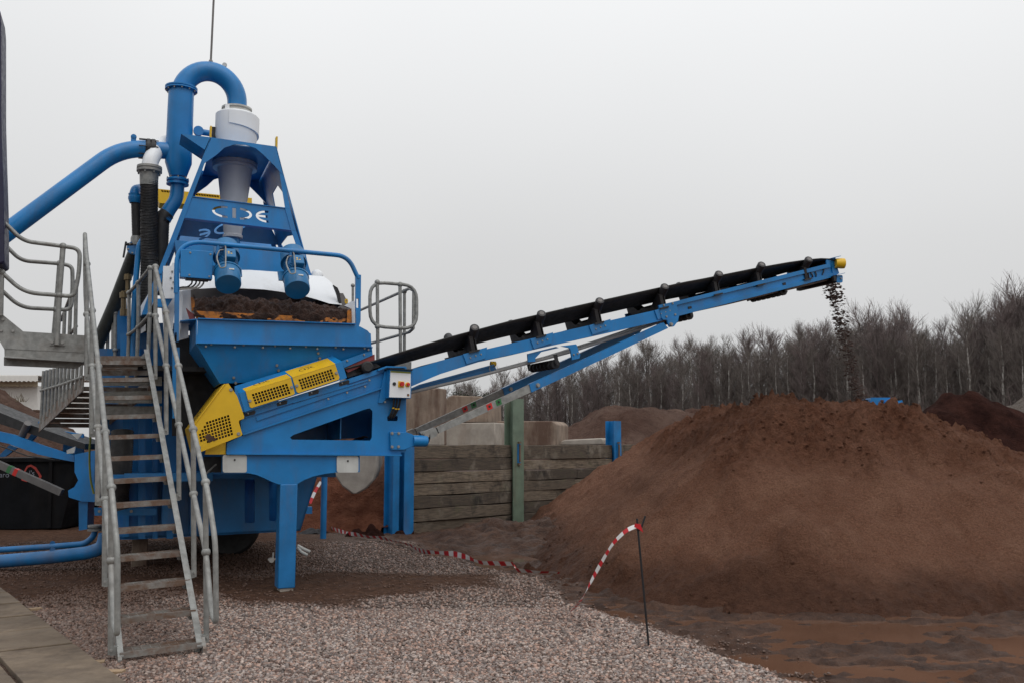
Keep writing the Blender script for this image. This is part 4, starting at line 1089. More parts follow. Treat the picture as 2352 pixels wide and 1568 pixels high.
for i in range(len(fine) - 1):
    for j in range(nn - 1): a = i * nn + j; fs.append((a, a + nn, a + nn + 1, a + 1))
bo = MB().add(vs, fs).build('belt', RUB, conv, smooth=60)
sm = bo.modifiers.new('thickness', 'SOLIDIFY'); sm.thickness = .014
rp = [A4(900, 1240), A4(1900, 1060), A8(440, 1040), A8(900, 930), A8(1500, 772), A8(1870, 655), A8(2060, 590), B1(400, 600), B1(900, 490), B1(1400, 372), B1(1640, 316), B1(1700, 300)]
ru = [uvz(P(q, .16)) for q in rp]
vs = []; fs = []
for u_, _, z_ in ru:
    for v_ in (.16, .55, .92): vs.append(M(u_, v_, z_ - (.01 if v_ == .55 else 0)))
for i in range(len(ru) - 1):
    for j in range(2): a = i * 3 + j; fs.append((a, a + 1, a + 4, a + 3))
ro = MB().add(vs, fs).build('return_belt', BELT_R, conv, smooth=60)
sm = ro.modifiers.new('thickness', 'SOLIDIFY'); sm.thickness = .04
# troughing idler sets
sets = [A8(862, 600), A8(1315, 505), A8(1710, 418), A8(2150, 322), B1(685, 258), B1(1060, 178), B1(1475, 132)]
slope_a = math.atan2(uvz(P(B1(1060, 178), 0))[2] - uvz(P(A8(862, 600), 0))[2], uvz(P(B1(1060, 178), 0))[0] - uvz(P(A8(862, 600), 0))[0])
CD = UD * math.cos(slope_a) + ZD * math.sin(slope_a); CN = -UD * math.sin(slope_a) + ZD * math.cos(slope_a)
for k, q in enumerate(sets):
    tip = P(q, -.0)
    idl = thing('idler_set', None, None); idl.parent = conv; idl.location = tip - Vector(conv.location);
    def LP(v_, n_, c_=0.): return tip + VD * v_ + CN * n_ + CD * c_
    lowd = -.25
    for sgn in (0, 1):
        f_ = (lambda v_: v_) if sgn == 0 else (lambda v_: 1.06 - v_)
        a, b = LP(f_(-.05), .01), LP(f_(.31), lowd)
        ax = (b - a).normalized()
        MB().lathe(a, ax, [(0, .056), (.012, .064), ((b - a).length - .012, .064), ((b - a).length, .056)], 18).build('wing_roller', BLACKM, idl)
        MB().lathe(a - ax * .004, ax, [(0, .034), (.006, .036)], 14).build('roller_cap', GREYM, idl)
        br_ = [LP(f_(.03), -.10, -.03), LP(f_(.12), -.13, -.03), LP(f_(.16), -.29, -.03), LP(f_(.04), -.29, -.03)]
        MB().prism(br_, CD * -.012).prism([q_ + CD * .02 for q_ in br_], CD * .012).build('bracket', BLACKM, idl)
    a, b = LP(.35, lowd - .01), LP(.71, lowd - .01)
    MB().lathe(a, (b - a), [(0, .055), ((b - a).length, .055)], 16).build('centre_roller', BLACKM, idl)
    # transverse frame that carries the rollers
    fr_o = [LP(a_, b_, -.035) for a_, b_ in ((.04, -.30), (.02, -.10), (.08, -.07), (.34, -.24), (.72, -.24), (.98, -.07), (1.04, -.10), (1.02, -.30))]
    fr_h = [LP(a_, b_, -.035) for a_, b_ in ((.16, -.285), (.16, -.215), (.30, -.275))]
    MB().prism(fr_o, CD * -.05).build('frame', BLACKM, idl)
    MB().boxa(LP(.53, -.295, -.06), CD * .075, VD * .53, CN * .012).build('base_angle', BLACKM, idl)
    if k < 4:
        hb_ = [LP(.03, -.30, -.22), LP(.03, -.28, .14), LP(.03, -.42, .08), LP(.03, -.44, -.20)]
        MB().prism(hb_, VD * .02).build('foot_plate', BLUE, idl)
        bolts([LP(.03, -.37, -.13), LP(.03, -.36, -.05), LP(.03, -.355, .03)], idl, -VD, .012, .014, STEEL)
# return rollers with rubber discs
for (q, up) in ((A8(1420, 838), 0), (B1(440, 618), 0), (B1(1270, 405), 0)):
    c0 = P(q, .10)
    rr = thing('return_roller', None, None); rr.parent = conv; rr.location = c0 - Vector(conv.location)
    MB().tube([c0 - VD * .06, c0 + VD * .92], .022, 10).build('shaft', BLACKM, rr)
    for j in range(7):
        MB().lathe(c0 + VD * (j * .125), VD, [(0, .04), (.005, .066), (.05, .066), (.055, .04)], 16).build('rubber_disc', RUB, rr)
    for v_ in (-.05, .92):
        MB().prism([c0 + VD * v_ - CD * .025 - CN * .03, c0 + VD * v_ + CD * .025 - CN * .03, c0 + VD * v_ + CD * .03 + CN * .13, c0 + VD * v_ - CD * .03 + CN * .13], VD * .01).build('hanger', BLACKM, rr)
# blue hangers under the lower stringer, and the short blue inner channel with its yellow end
plate('hanger', pp(A8, (1228, 770), (1285, 755), (1420, 722), (1440, 730), (1320, 758), (1280, 800), (1280, 822), (1232, 826)), .10, .03, BLUE, conv)
plate('hanger', pp(A8, (1455, 718), (1555, 705), (1562, 712), (1578, 765), (1585, 775), (1580, 800), (1530, 812), (1520, 745), (1510, 730)), .00, .03, BLUE, conv)
bolts([P(A8(a, b), .0) for a, b in ((1540, 775), (1566, 768))], conv, -VD, .014, .014, STEEL)
plate('inner_channel', pp(A8, (440, 1012), (500, 985), (1005, 848), (1018, 880), (930, 905), (445, 1032)), .30, .05, BLUE, conv)
plate('channel_lip', pp(A8, (440, 1003), (500, 976), (1000, 840), (1004, 850), (500, 988), (440, 1015)), .26, .05, BLUE, conv)
ye = P(A8(995, 838), .30); MB().lathe(ye - UD * .04, UD, [(0, .035), (.07, .035), (.08, .025)], 12).build('end_cap', YEL, conv)
MB().tube([P(A8(968, 852), .25), P(A8(972, 885), .25), P(A8(982, 902), .25)], .006, 6).tube([P(A8(1000, 870), .25), P(A8(1012, 890), .25)], .006, 6).build('wire', STEEL, conv)
# head end
hd = uvz(P(C5(700, 700), .06)); hp_ = M(uvz(P(B1(1690, 205), .06))[0], .10, uvz(P(B1(1690, 205), .06))[2])
MB().lathe(hp_, VD, [(0, .155), (.86, .155)], 24).build('head_pulley', RUB, conv)
both('head_plate', pp(C5, (610, 425), (750, 385), (890, 368), (900, 560), (880, 640), (930, 660), (945, 650), (1000, 830), (880, 890), (820, 880), (770, 600), (750, 535), (630, 570)), .04, .025, BLUE)
plate('scraper_plate', rrect(*C5(925, 880), *C5(1100, 1100), 3), -.005, .03, BLUE, conv)
bolts([P(C5(1040, 980), -.005)], conv, -VD, .016, .03, STEEL)
MB().lathe(P(C5(880, 535), .02), UD * .95 - VD * .3, [(0, .075), (.10, .085), (.145, .082), (.15, .07)], 18).build('bearing_cover', YEL, conv)
MB().beam(P(C5(760, 385), .0), P(C5(985, 332), .0), .10, .008).build('top_lip', BLUE, conv)
MB().beam(P(C5(860, 892), .0), P(C5(1105, 832), .0), .10, .008).build('lower_lip', BLUE, conv)
MB().beam(P(C5(830, 900), .0), P(C5(860, 1060), .0), .05, .05).build('scraper_arm', BLACKM, conv)
MB().boxa(P(C5(880, 990), .05) + VD * .45, UD * .04, VD * .45, ZD * .06).build('scraper_blade', BLACKM, conv)
for a, b in (((150, 800), (230, 940)), ((290, 780), (320, 930)), ((550, 690), (500, 870))):
    MB().tube([P(C5(*a), .05), P(C5(*((a[0] + b[0]) / 2 + 15, (a[1] + b[1]) / 2)), .04), P(C5(*b), .05)], .010, 6).build('cable', RUB, conv)
# tail frame under the guards: rails and stiffeners seen along the side
plate('tail_channel', pp(A4, (768, 1205), (1905, 800), (1890, 860), (1880, 960), (765, 1330), (752, 1310), (745, 1225)), .030, .02, BLUE, conv)
for a, b, h, v_ in (((775, 1150), (1590, 893), 48, .005), ((870, 1188), (1752, 893), 34, .012), ((1160, 1070), (1752, 893), 10, .0), ((1590, 893), (1905, 790), 36, .005)):
    plate('tail_rail', pp(A4, a, b, (b[0] + 6, b[1] + h), (a[0] + 6, a[1] + h)), v_, .05, BLUE, conv)
for x, y in ((780, 1165), (1034, 1083), (1285, 1000), (1527, 923)):
    plate('slot_pocket', pp(A4, (x, y - 2), (x + 75, y - 28), (x + 86, y - 18), (x + 80, y + 4), (x + 5, y + 24)), .001, .012, BLACKM, conv)
    bolts([P(A4(x + 26, y - 2), -.0)], conv, -VD, .010, .012, STEEL)
bolts([P(A4(a, b), .0) for a, b in ((1443, 1048), (1592, 998), (1735, 950), (1770, 900))], conv, -VD, .014, .02, STEEL)
tp_ = P(A4(1750, 795), .02); MB().lathe(tp_ - VD * .06, VD, [(0, .055), (.02, .075), (1.15, .075), (1.17, .055)], 18).build('loading_roller', RUB, conv)
tp2 = P(A4(1690, 822), .10); MB().lathe(tp2, VD, [(0, .05), (.02, .065), (.9, .065)], 16).build('loading_roller', RUB, conv)
plate('skirt', pp(A4, (1580, 830), (1800, 752), (1860, 790), (1600, 878)), .10, .02, RUB, conv)
# blue guard housing
g_top = [P(A4(700, 945), .10), P(A4(1480, 706), .10), P(A4(1555, 752), -.06), P(A4(735, 1000), -.06)]
MB().prism(g_top, ZD * -.012).build('guard_top', BLUE, conv)
plate('guard_front', pp(A4, (735, 1003), (1552, 752), (1592, 880), (778, 1150)), -.062, .012, BLUE, conv, [pp(C1, (1035, 600), (1515, 455), (1555, 605), (1085, 755)), pp(C1, (1640, 415), (2095, 275), (2135, 405), (1685, 560))])
plate('hole_shade_backing', pp(A4, (735, 1003), (1552, 752), (1592, 880), (778, 1150)), .02, .01, BLACKM, conv)  # black sheet stands in for the shade inside the guards, behind their holes
plate('guard_end', pp(A4, (700, 945), (735, 1003), (778, 1150), (760, 1150), (700, 1000)), -.05, .1, BLUE, conv)
def grid_holes(o, ex, ey, nx, ny, sx_, sy_, skip=lambda i, j: False, cr__=C1):
    out = []
    for i in range(nx):
        for j in range(ny):
            if skip(i, j): continue
            cx_, cy_ = o[0] + ex[0] * i + ey[0] * j, o[1] + ex[1] * i + ey[1] * j
            hx_, hy_ = (ex[0] * sx_ / 2, ex[1] * sx_ / 2), (ey[0] * sy_ / 2, ey[1] * sy_ / 2)
            out.append([cr__(cx_ - hx_[0] - hy_[0], cy_ - hx_[1] - hy_[1]), cr__(cx_ + hx_[0] - hy_[0], cy_ + hx_[1] - hy_[1]), cr__(cx_ + hx_[0] + hy_[0], cy_ + hx_[1] + hy_[1]), cr__(cx_ - hx_[0] + hy_[0], cy_ - hx_[1] + hy_[1])])
    return out
def half_ring(cx_, cy_, rx, ry, th, a0, a1, n_=12):
    o_ = [(cx_ + rx * math.cos(math.radians(a0 + (a1 - a0) * k / n_)), cy_ + ry * math.sin(math.radians(a0 + (a1 - a0) * k / n_))) for k in range(n_ + 1)]
    i_ = [(cx_ + (rx - th) * math.cos(math.radians(a0 + (a1 - a0) * k / n_)), cy_ + (ry - th * .8) * math.sin(math.radians(a0 + (a1 - a0) * k / n_))) for k in range(n_ + 1)]
    return o_ + i_[::-1]
def emblem(cx_, cy_, w_, h_):
    """the three-letter mark: C, barred D, E with a rounded back"""
    t = w_ * .045
    c_ = half_ring(cx_ - w_ * .26, cy_, w_ * .24, h_ / 2, t, 85, 275)
    bar = [(cx_ - w_ * .16, cy_ - h_ * .42), (cx_ - w_ * .10, cy_ - h_ * .42), (cx_ - w_ * .10, cy_ + h_ * .42), (cx_ - w_ * .16, cy_ + h_ * .42)]
    d_ = half_ring(cx_ - w_ * .05, cy_, w_ * .22, h_ / 2, t, -85, 85)
    e_ = half_ring(cx_ + w_ * .42, cy_, w_ * .19, h_ / 2, t, 82, 278)
    # middle arm of the E joined to its back
    k = len(e_) // 2 + len(e_) // 4
    inner = e_[len(e_) // 2:]
    m_ = len(inner) // 2
    xi = inner[m_][0]
    new = inner[:m_] + [(xi + .002 * w_, cy_ - t * .45 if inner[m_ - 1][1] < cy_ else cy_ + t * .45)]
    s1 = -1 if inner[m_ - 1][1] < cy_ else 1
    new = inner[:m_] + [(xi, cy_ + s1 * t * .45), (cx_ + w_ * .43, cy_ + s1 * t * .45), (cx_ + w_ * .43, cy_ - s1 * t * .45), (xi, cy_ - s1 * t * .45)] + inner[m_ + 1:]
    return [c_, bar, d_, e_[:len(e_) // 2] + new]
yg = [(dict(top=((885, 515), (1470, 338), (1560, 403), (975, 583)), front=((975, 583), (1560, 405), (1610, 600), (1590, 618), (1050, 788), (1028, 775)), org=(1070, 620), ex=(39.0, -11.8), ey=(12.5, 34.5), nx=12, ny=4, em=(1210, 455), bo=((1027, 697), (1568, 521)), tb=((935, 530), (1472, 360)))),
      (dict(top=((1484, 325), (2030, 156), (2135, 225), (1580, 398)), front=((1580, 400), (2135, 227), (2190, 395), (2180, 420), (1660, 595), (1635, 580)), org=(1675, 430), ex=(36.4, -11.6), ey=(12.0, 34.0), nx=12, ny=4, em=(1800, 262), bo=((1635, 502), (2147, 337)), tb=((1540, 340), (2048, 180))))]
for k, g in enumerate(yg):
    gd = thing('belt_guard', None, None); gd.parent = conv; gd.location = P(C1(*g['front'][4]), -.08) - Vector(conv.location)
    gd['label'] = ('yellow perforated guard beside the big tail guard', 'yellow perforated guard at the upper end of the housing')[k]
    hl = grid_holes(g['org'], g['ex'], g['ey'], g['nx'], g['ny'], .74, .80)
    plate('guard_face', [C1(*q) for q in g['front']], -.075, .008, YEL, gd, hl)
    A_, B_, C_, D_ = [C1(*q) for q in g['top']]
    t4 = [P(A_, .085), P(B_, .085), P(C_, -.074), P(D_, -.074)]
    MB().prism(t4, ZD * .010).build('guard_top_face', YEL, gd)
    # three-letter mark on the top face
    o_, ux, uy = t4[0], (t4[1] - t4[0]), (t4[3] - t4[0])
    for sh in emblem(.42, .5, .36, .30):
        MB().prism([o_ + ux * a + uy * b + ZD * .0105 for a, b in sh], ZD * .0008).build('letter', BLACKM, gd)
    bolts([P(C1(*q), -.075) for q in g['bo']], gd, -VD, .020, .015, STEEL)
tg = thing('tail_guard', None, None); tg.parent = conv; tg.location = P(C1(350, 1370), -.1) - Vector(conv.location)
tg['label'] = 'big yellow tail guard streaked with mud'
tf = [C1(*q) for q in ((700, 480), (748, 470), (860, 630), (955, 900), (950, 925), (890, 950), (885, 975), (930, 1130), (915, 1150), (350, 1375), (270, 1050), (500, 745))]
hl = grid_holes((745, 895), (-38.8, 12.6), (8.0, 38.5), 11, 7, .72, .74, lambda i, j: (i == 9 and j < 2) or (i == 10 and j < 3) or (i == 8 and j < 1) or (i > 8 and j > 5))
plate('guard_face', tf, -.11, .008, YEL, tg, hl)
sl_ = [P(C1(700, 480), -.105), P(C1(500, 745), -.105), P(C1(270, 1050), -.105)]
WD = VD * 1.2
MB().prism([sl_[0], sl_[1], sl_[1] + WD, sl_[0] + WD], UD * -.008).build('guard_slope', YEL, tg)
MB().prism([sl_[1], sl_[2], sl_[2] + WD, sl_[1] + WD], UD * -.008).build('guard_slope', YEL, tg)
bt = P(C1(350, 1375), -.105)
MB().prism([sl_[2], bt, bt + WD, sl_[2] + WD], UD * -.008).build('guard_end', YEL, tg)
MB().tube([sl_[0] - VD * .01, sl_[1] - VD * .01, sl_[2] - VD * .01, bt - VD * .01], .008, 6).build('rolled_edge', YEL, tg)
bolts([P(C1(*q), -.11) for q in ((783, 553), (300, 1115), (880, 1125), (368, 1300))], tg, -VD, .022, .016, STEEL)
o_, ux, uy = sl_[0] - UD * .010, (sl_[1] - sl_[0]), WD
for sh in emblem(.5, .5, .5, .4):
    MB().prism([sl_[1].lerp(sl_[2], a) + WD * b * .9 - UD * .0095 + ZD * .004 for a, b in sh], UD * -.001).build('letter', BLACKM, tg)
plate('lower_guard', pp(C3, (1000, 420), (1175, 375), (1172, 488), (985, 488)), .02, .02, YEL, tg)
MB().prism([P(C1(*q), -.118) for q in ((440, 1165), (480, 1120), (520, 1140), (560, 1170), (600, 1190), (570, 1215), (530, 1208), (505, 1240), (480, 1205))], VD * .012).build('mud_cake', WOODP if False else simple('caked_mud', (.075, .040, .026), .95, var=.3), tg)
mudm = simple('dried_mud', (.10, .055, .035), .95, var=.3)
MB().lathe(P(A4(520, 1330), .12), VD, [(0, .17), (.8, .17)], 20).build('tail_pulley', mudm, conv)
# ================================================================== DEWATERING SCREEN above the hopper
scr = thing('vibrating_screen', 'white dewatering screen with blue motors and rail above the hopper', 'vibrating screen', P(B6(1000, 1000), .6))
# white hood with arched mouth
hood = pp(B6, (62, 470), (720, 378), (1150, 408), (1480, 444), (1640, 456), (1720, 520), (1790, 640), (1835, 765), (1700, 752), (1550, 704), (1400, 664), (1200, 628), (1000, 600), (720, 582), (500, 579), (300, 590), (190, 602), (62, 612))
hv_ = lambda q: .60 + (B6(0, 765)[1] - q[1]) / .21093 / 385 * .65
hs_ = [P(q, hv_(q)) for q in hood]
MB().prism(hs_, VD * .012).build('hood_front', WHITE, scr)
# hood roof sweeping back on the right
for a, b in ((3, 4), (4, 5), (5, 6), (6, 7)):
    MB().prism([hs_[a], hs_[b], hs_[b] + VD * 2.2, hs_[a] + VD * 2.2], UD * -.01 - ZD * .004).build('hood_roof', WHITE, scr)
plate('hood_back', pp(B6, (150, 560), (1850, 640), (1930, 800), (1900, 860), (190, 760)), 1.35, .02, GREYM, scr)
plate('rubber_seal', pp(B6, (1742, 548), (1790, 580), (1812, 630), (1832, 765), (1808, 768), (1785, 660)), .62, .05, RUB, scr)
plate('side_cheek', pp(B6, (60, 612), (120, 606), (190, 602), (190, 700), (215, 800), (245, 935), (165, 985), (165, 1120), (60, 1150), (45, 960)), .50, .05, WHITE, scr)
plate('side_rib', pp(B6, (55, 640), (118, 606), (100, 760), (92, 960), (60, 1130)), .44, .05, WHITE, scr)
plate('side_cheek', pp(B6, (1862, 776), (1938, 727), (1990, 724), (1990, 995), (1940, 985), (1925, 800)), .40, .06, WHITE, scr)
plate('lifting_eye', [B6(1885 + 18 * math.cos(a), 725 + 28 * math.sin(a)) for a in np.linspace(0, 6.28, 13)[:-1]] , .55, .02, YEL, scr, [[B6(1885 + 7 * math.cos(a), 722 + 11 * math.sin(a)) for a in np.linspace(0, 6.28, 9)[:-1]]])
plate('flap', pp(B6, (135, 795), (190, 845), (232, 870), (245, 932), (180, 940)), .36, .012, REDRUB, scr)
plate('liner', pp(B6, (190, 682), (218, 690), (234, 735), (230, 820), (200, 840)), .46, .02, ORANGE, scr)
plate('liner', pp(B6, (1897, 830), (1940, 800), (1946, 980), (1890, 980)), .33, .02, ORANGE, scr)
plate('screen_edge', pp(B6, (245, 830), (1895, 915), (1895, 975), (245, 935)), .375, .02, ORANGE, scr)
plate('feed_box', pp(B6, (15, 62), (200, 78), (1165, 150), (1440, 200), (1490, 445), (1160, 412), (60, 382)), 1.24, .3, BLUE, scr)
plate('white_gusset', pp(C2, (1130, 150), (1175, 155), (1160, 580), (1015, 590)), .95, .012, WHITE, scr)
bolts([P(C2(a, b), .95) for a, b in ((1130, 258), (1112, 335), (1147, 388), (1128, 460))], scr, -VD, .014, .012, STEEL)
plate('side_body', pp(C2, (1020, 190), (1115, 190), (1165, 620), (1140, 960), (1030, 1050), (1000, 700)), 1.15, .02, WHITE, scr)
plate('spring_bracket', pp(C2, (940, 590), (1135, 590), (1060, 700), (950, 690)), 1.0, .1, BLUE, scr)
plate('side_body', pp(C2, (745, 680), (860, 490), (860, 600), (815, 740), (745, 800)), 1.6, .02, WHITE, scr)
plate('side_body', pp(C2, (745, 960), (805, 900), (805, 980), (745, 1015)), 1.6, .02, WHITE, scr)
# load of wet sand sliding over the lip
lx = np.linspace(0, 1, 240); ly = np.linspace(0, 1, 46); LX, LY = np.meshgrid(lx, ly)
b0_, b1_ = P(B6(222, 928), .362), P(B6(1908, 982), .362); t0_, t1_ = P(B6(200, 672), .95), P(B6(1905, 790), .95)
nz = .15 * fbm(LX * 5, LY * 1.6, 1.4, 4, 601) + .10 * fbm(LX * 5, LY * 2.2, 3.4, 4, 603) + .035 * fbm(LX * 5, LY * 2.2, 9, 3, 605)
prof_ = LY ** .62
px_ = [P(B6(222 + (1908 - 222) * a + b * -12, (930 + 52 * a) * (1 - b) + (672 + 118 * a) * b), .368 + .60 * b ** 2.2) for a, b in zip(LX.ravel(), LY.ravel())]
lift = (np.sin(np.pi * np.clip(LY, 0, 1)) * .05 + .004 + nz * (.45 + .45 * LY)).ravel()
wp = [q + ZD * l_ * .8 - VD * l_ * .7 for q, l_ in zip(px_, lift)]
sh = LX.shape
n = NT('wet_dark_sand'); w = n.coord(True)
n.color(n.mix(n.noise(w, 6, 6, .7), (.040, .017, .011), (.105, .050, .033))); n.rough(n.noise(w, 20, 4, .6, a=.45, b=.85)); n.bump(n.noise(w, 24, 7, .75), .9, .03); WETS = n.m
lo_ = grid_mesh('sand_load', np.array([q.x for q in wp]).reshape(sh), np.array([q.y for q in wp]).reshape(sh), np.array([q.z for q in wp]).reshape(sh), WETS)
tag(lo_, 'dark wet sand spilling over the orange lip of the screen', 'sand')
# blue guard hoop
rail = fillet([P(q, .22) for q in pp(B6, (32, 620), (38, 110), (120, 62), (470, 92), (1300, 196), (1850, 246), (2010, 400), (2016, 620))], .16, 7)
rail = fillet([P(B6(32, 640), .22), P(B6(40, 62), .22), P(B6(1900, 236), .22), P(B6(2014, 480), .22)], .38, 9)
MB().tube(rail, .030, 12).build('guard_rail', BLUE, scr)
plate('rail_post', pp(B6, (18, 250), (66, 240), (66, 620), (60, 1160), (8, 1170)), .20, .05, BLUE, scr, [rrect(*B6(32, 520), *B6(60, 630), 2.2), rrect(*B6(8 + 4, 1065), *B6(38, 1180 - 15), 2.2)])
plate('rail_post', pp(B6, (1986, 430), (2045, 440), (2040, 940), (2022, 1000), (1990, 990)), .20, .05, BLUE, scr, [rrect(*B6(1993, 695), *B6(2020, 800), 2.0)])
for q in (B6(488, 95), B6(1278, 196)):
    a = P(q, .22); MB().tube([a, a - ZD * .13], .022, 8).lathe(a - ZD * .16, ZD, [(0, .03), (.05, .03)], 10).build('rail_drop', BLUE, scr)
# junction box, cables
jb = [P(q, .16) for q in pp(B6, (82, 158), (432, 185), (424, 488), (75, 462))]
MB().prism(jb, VD * .16).build('junction_box', BLUE, scr, bevel=.006)
bolts([P(B6(a, b), .16) for a, b in ((185, 197), (405, 215), (175, 440), (392, 457))], scr, -VD, .012, .010, STEEL)
MB().prism([P(q, .18) for q in pp(B6, (135, 468), (385, 488), (383, 502), (135, 485))], VD * .12).build('gland_plate', BLACKM, scr)
for k, x0 in enumerate((205, 250, 290, 332)):
    path = fillet([P(B6(x0, 490), .24), P(B6(x0 - 2, 535), .24), P(B6(x0 - 50, 575 + k * 4), .23), P(B6(90, 572 + k * 8), .22), P(B6(38, 592 + k * 4), .23)], .07, 4)
    MB().tube(path, .010, 6).build('cable', RUB if k < 2 else GALV, scr)
# vibrator motors, tilted forward
def motor(cap, k):
    c_ = P(cap, .02)
    ax = (VD * .66 + ZD * .75).normalized()
    mt = thing('vibrator_motor', None, None); mt.parent = scr; mt.location = c_ - Vector(scr.location)
    mt['label'] = ('blue vibrator motor beside the junction box', 'blue vibrator motor in the middle of the hood')[k]
    sd = ax.cross(UD).normalized(); sd = sd if sd.z < 0 or sd.dot(VD) < 0 else -sd
    fr_ = UD.cross(ax).normalized(); fr_ = fr_ if fr_.dot(VD) < 0 else -fr_
    MB().lathe(c_, ax, [(0, .148), (.012, .156), (.22, .156), (.222, .166), (.245, .166)], 32).build('end_drum', MOTOR, mt)
    MB().lathe(c_ + ax * .246, ax, [(0, .12), (.28, .12)], 24).build('motor_body', MOTOR, mt)
    fins = MB()
    for j in range(9): fins.lathe(c_ + ax * (.26 + j * .030), ax, [(0, .138), (.010, .138)], 24)
    fins.build('cooling_fins', MOTOR, mt)
    MB().lathe(c_ + ax * .53, ax, [(0, .166), (.02, .166), (.021, .156), (.22, .156), (.24, .14)], 32).build('end_drum', MOTOR, mt)
    tb_ = c_ + ax * .37 + fr_ * .165 + UD * .02
    MB().boxa(tb_, UD * .068, ax * .085, fr_ * .045).build('terminal_box', MOTOR, mt, bevel=.012)
    for dx, dy in ((-.02, .012), (.012, .012), (-.02, -.018), (.012, -.018)):
        MB().boxa(tb_ + fr_ * .046 + UD * dx + ax * dy, UD * .010, ax * .008, fr_ * .001).build('warning_sticker', YEL if (dx + dy) < 0 else BLACKM, mt)
    MB().boxa(c_ + ax * .30 + VD * .16, UD * .19, ax * .09, VD * .03).build('mounting_foot', MOTOR, mt)
    tg_ = c_ + ax * .11 + fr_ * .157 + UD * .03
    MB().boxa(tg_, UD * .03, ax * .012, fr_ * .003).build('name_plate', OFFW, mt)
    s0 = tb_ - UD * .07
    path = fillet([s0 + ax * .10, s0 - UD * .05 + ax * .09, s0 - UD * .10 - ax * .10 + fr_ * .03, s0 - UD * .06 - ax * .33 + fr_ * .05, s0 + UD * .0 - ax * .32 + fr_ * .06, s0 + UD * .02 + ax * .10 + fr_ * .05, s0 + UD * .0 + ax * .24], .12, 5)
    MB().tube(path, .009, 6).build('conduit', GALV, mt)
motor(B6(598, 545), 0); motor(B6(1352, 605), 1)
dm = P(B6(1565, 448), 1.3)
MB().ball(dm, .085, 18, 10).build('beacon_dome', WHITE, scr)

# galvanised walkway rail on the far side of the screen
far = thing('guard_railing', 'galvanised tube railing at the far side of the screen walkway', 'railing', P(A8(300, 850), 1.6))
loop = [P(q, 1.6) for q in pp(A8, (158, 285), (475, 310), (475, 605), (158, 585))]
def rounded_loop(c4, r):
    pts = []
    for i in range(4):
        a, b, c_ = c4[i - 1], c4[i], c4[(i + 1) % 4]
        p0 = b + (a - b).normalized() * r; p1 = b + (c_ - b).normalized() * r
        for k in range(6):
            t = k / 5; pts.append(p0 * (1 - t) ** 2 + b * 2 * t * (1 - t) + p1 * t * t)
    return pts
MB().tube(rounded_loop(loop, .22), .026, 10, closed=True).build('rail_loop', GALV, far)
for x in (208, 362):
    a, b = P(A8(x, 288 + (x - 208) * .1), 1.6), P(A8(x + 4, 850), 1.6)
    MB().tube([a, b], .026, 10).build('stanchion', GALV, far)
    MB().ball(a, .042).ball(P(A8(x + 1, 588 + (x - 208) * .06), 1.6), .042).build('ball_joint', GALV, far)
for (q0, q1, q2) in ((A8(455, 345), A8(425, 330), A8(-60, 545)), (A8(452, 600), A8(425, 625), A8(-60, 765))):
    e0_ = P(q1, 1.75); e1_ = P(q2, 6.5)
    MB().tube([P(q0, 1.62), e0_, e1_], .024, 8).build('rail', GALV, far)
a_, b_ = P(A8(455, 345), 1.62), P(A8(452, 600), 1.62); MB().tube([a_, b_], .024, 8).build('rail', GALV, far)
for q0, q1, v_ in ((A8(392, 350), A8(392, 850), 2.0), (A8(42, 310), A8(42, 600), 5.4)):
    MB().tube([P(q0, v_), P(q1, v_)], .024, 8).ball(P(q0, v_), .04).build('stanchion', GALV, far)
plate('kick_plate', pp(A8, (150, 842), (440, 824), (438, 905), (150, 930)), 1.55, .03, GALV, far)

# ================================================================== TOWER
TV = 1.4; TD = 1.7
tow = thing('cyclone_tower', 'tapering blue steel tower with cut-out letters round the grey cyclone', 'tower', P(A2(1000, 1240), TV + .8))
crown = pp(A2, (830, 140), (1362, 215), (1424, 455), (1410, 440), (1345, 368), (1255, 278), (1195, 228), (1110, 200), (1025, 198), (945, 223), (885, 278), (785, 348), (752, 392))
legl = pp(A2, (786, 347), (752, 440), (625, 782), (545, 1000), (440, 1235), (402, 1235), (505, 1000), (590, 782), (712, 452), (758, 338), (800, 222))
legr = pp(A2, (1385, 420), (1424, 455), (1472, 715), (1518, 888), (1645, 1250), (1602, 1245), (1480, 888), (1432, 715))
bandp = pp(A2, (690, 618), (1472, 715), (1517, 888), (622, 782))
def map_em(cx_, cy_, w_, h_, sk): return [[(x, y + (x - cx_) * sk) for x, y in sh_] for sh_ in emblem(cx_, cy_, w_, h_)]
em = map_em(1085, 754, 480, 96, .115)
emh = [[A2(*q) for q in sh_] for sh_ in em]
for nm, pl, hh in (('crown_plate', crown, ()), ('leg', legl, ()), ('leg', legr, ()), ('letter_band', bandp, emh)):
    plate(nm, pl, TV + (.002 if nm == 'leg' else .016 if nm == 'letter_band' else 0), .014, BLUE, tow, hh)
    if nm != 'letter_band': MB().prism([P(q, TV + (.002 if nm == 'leg' else 0)) + VD * TD for q in pl], VD * .014).build(nm, BLUE, tow)
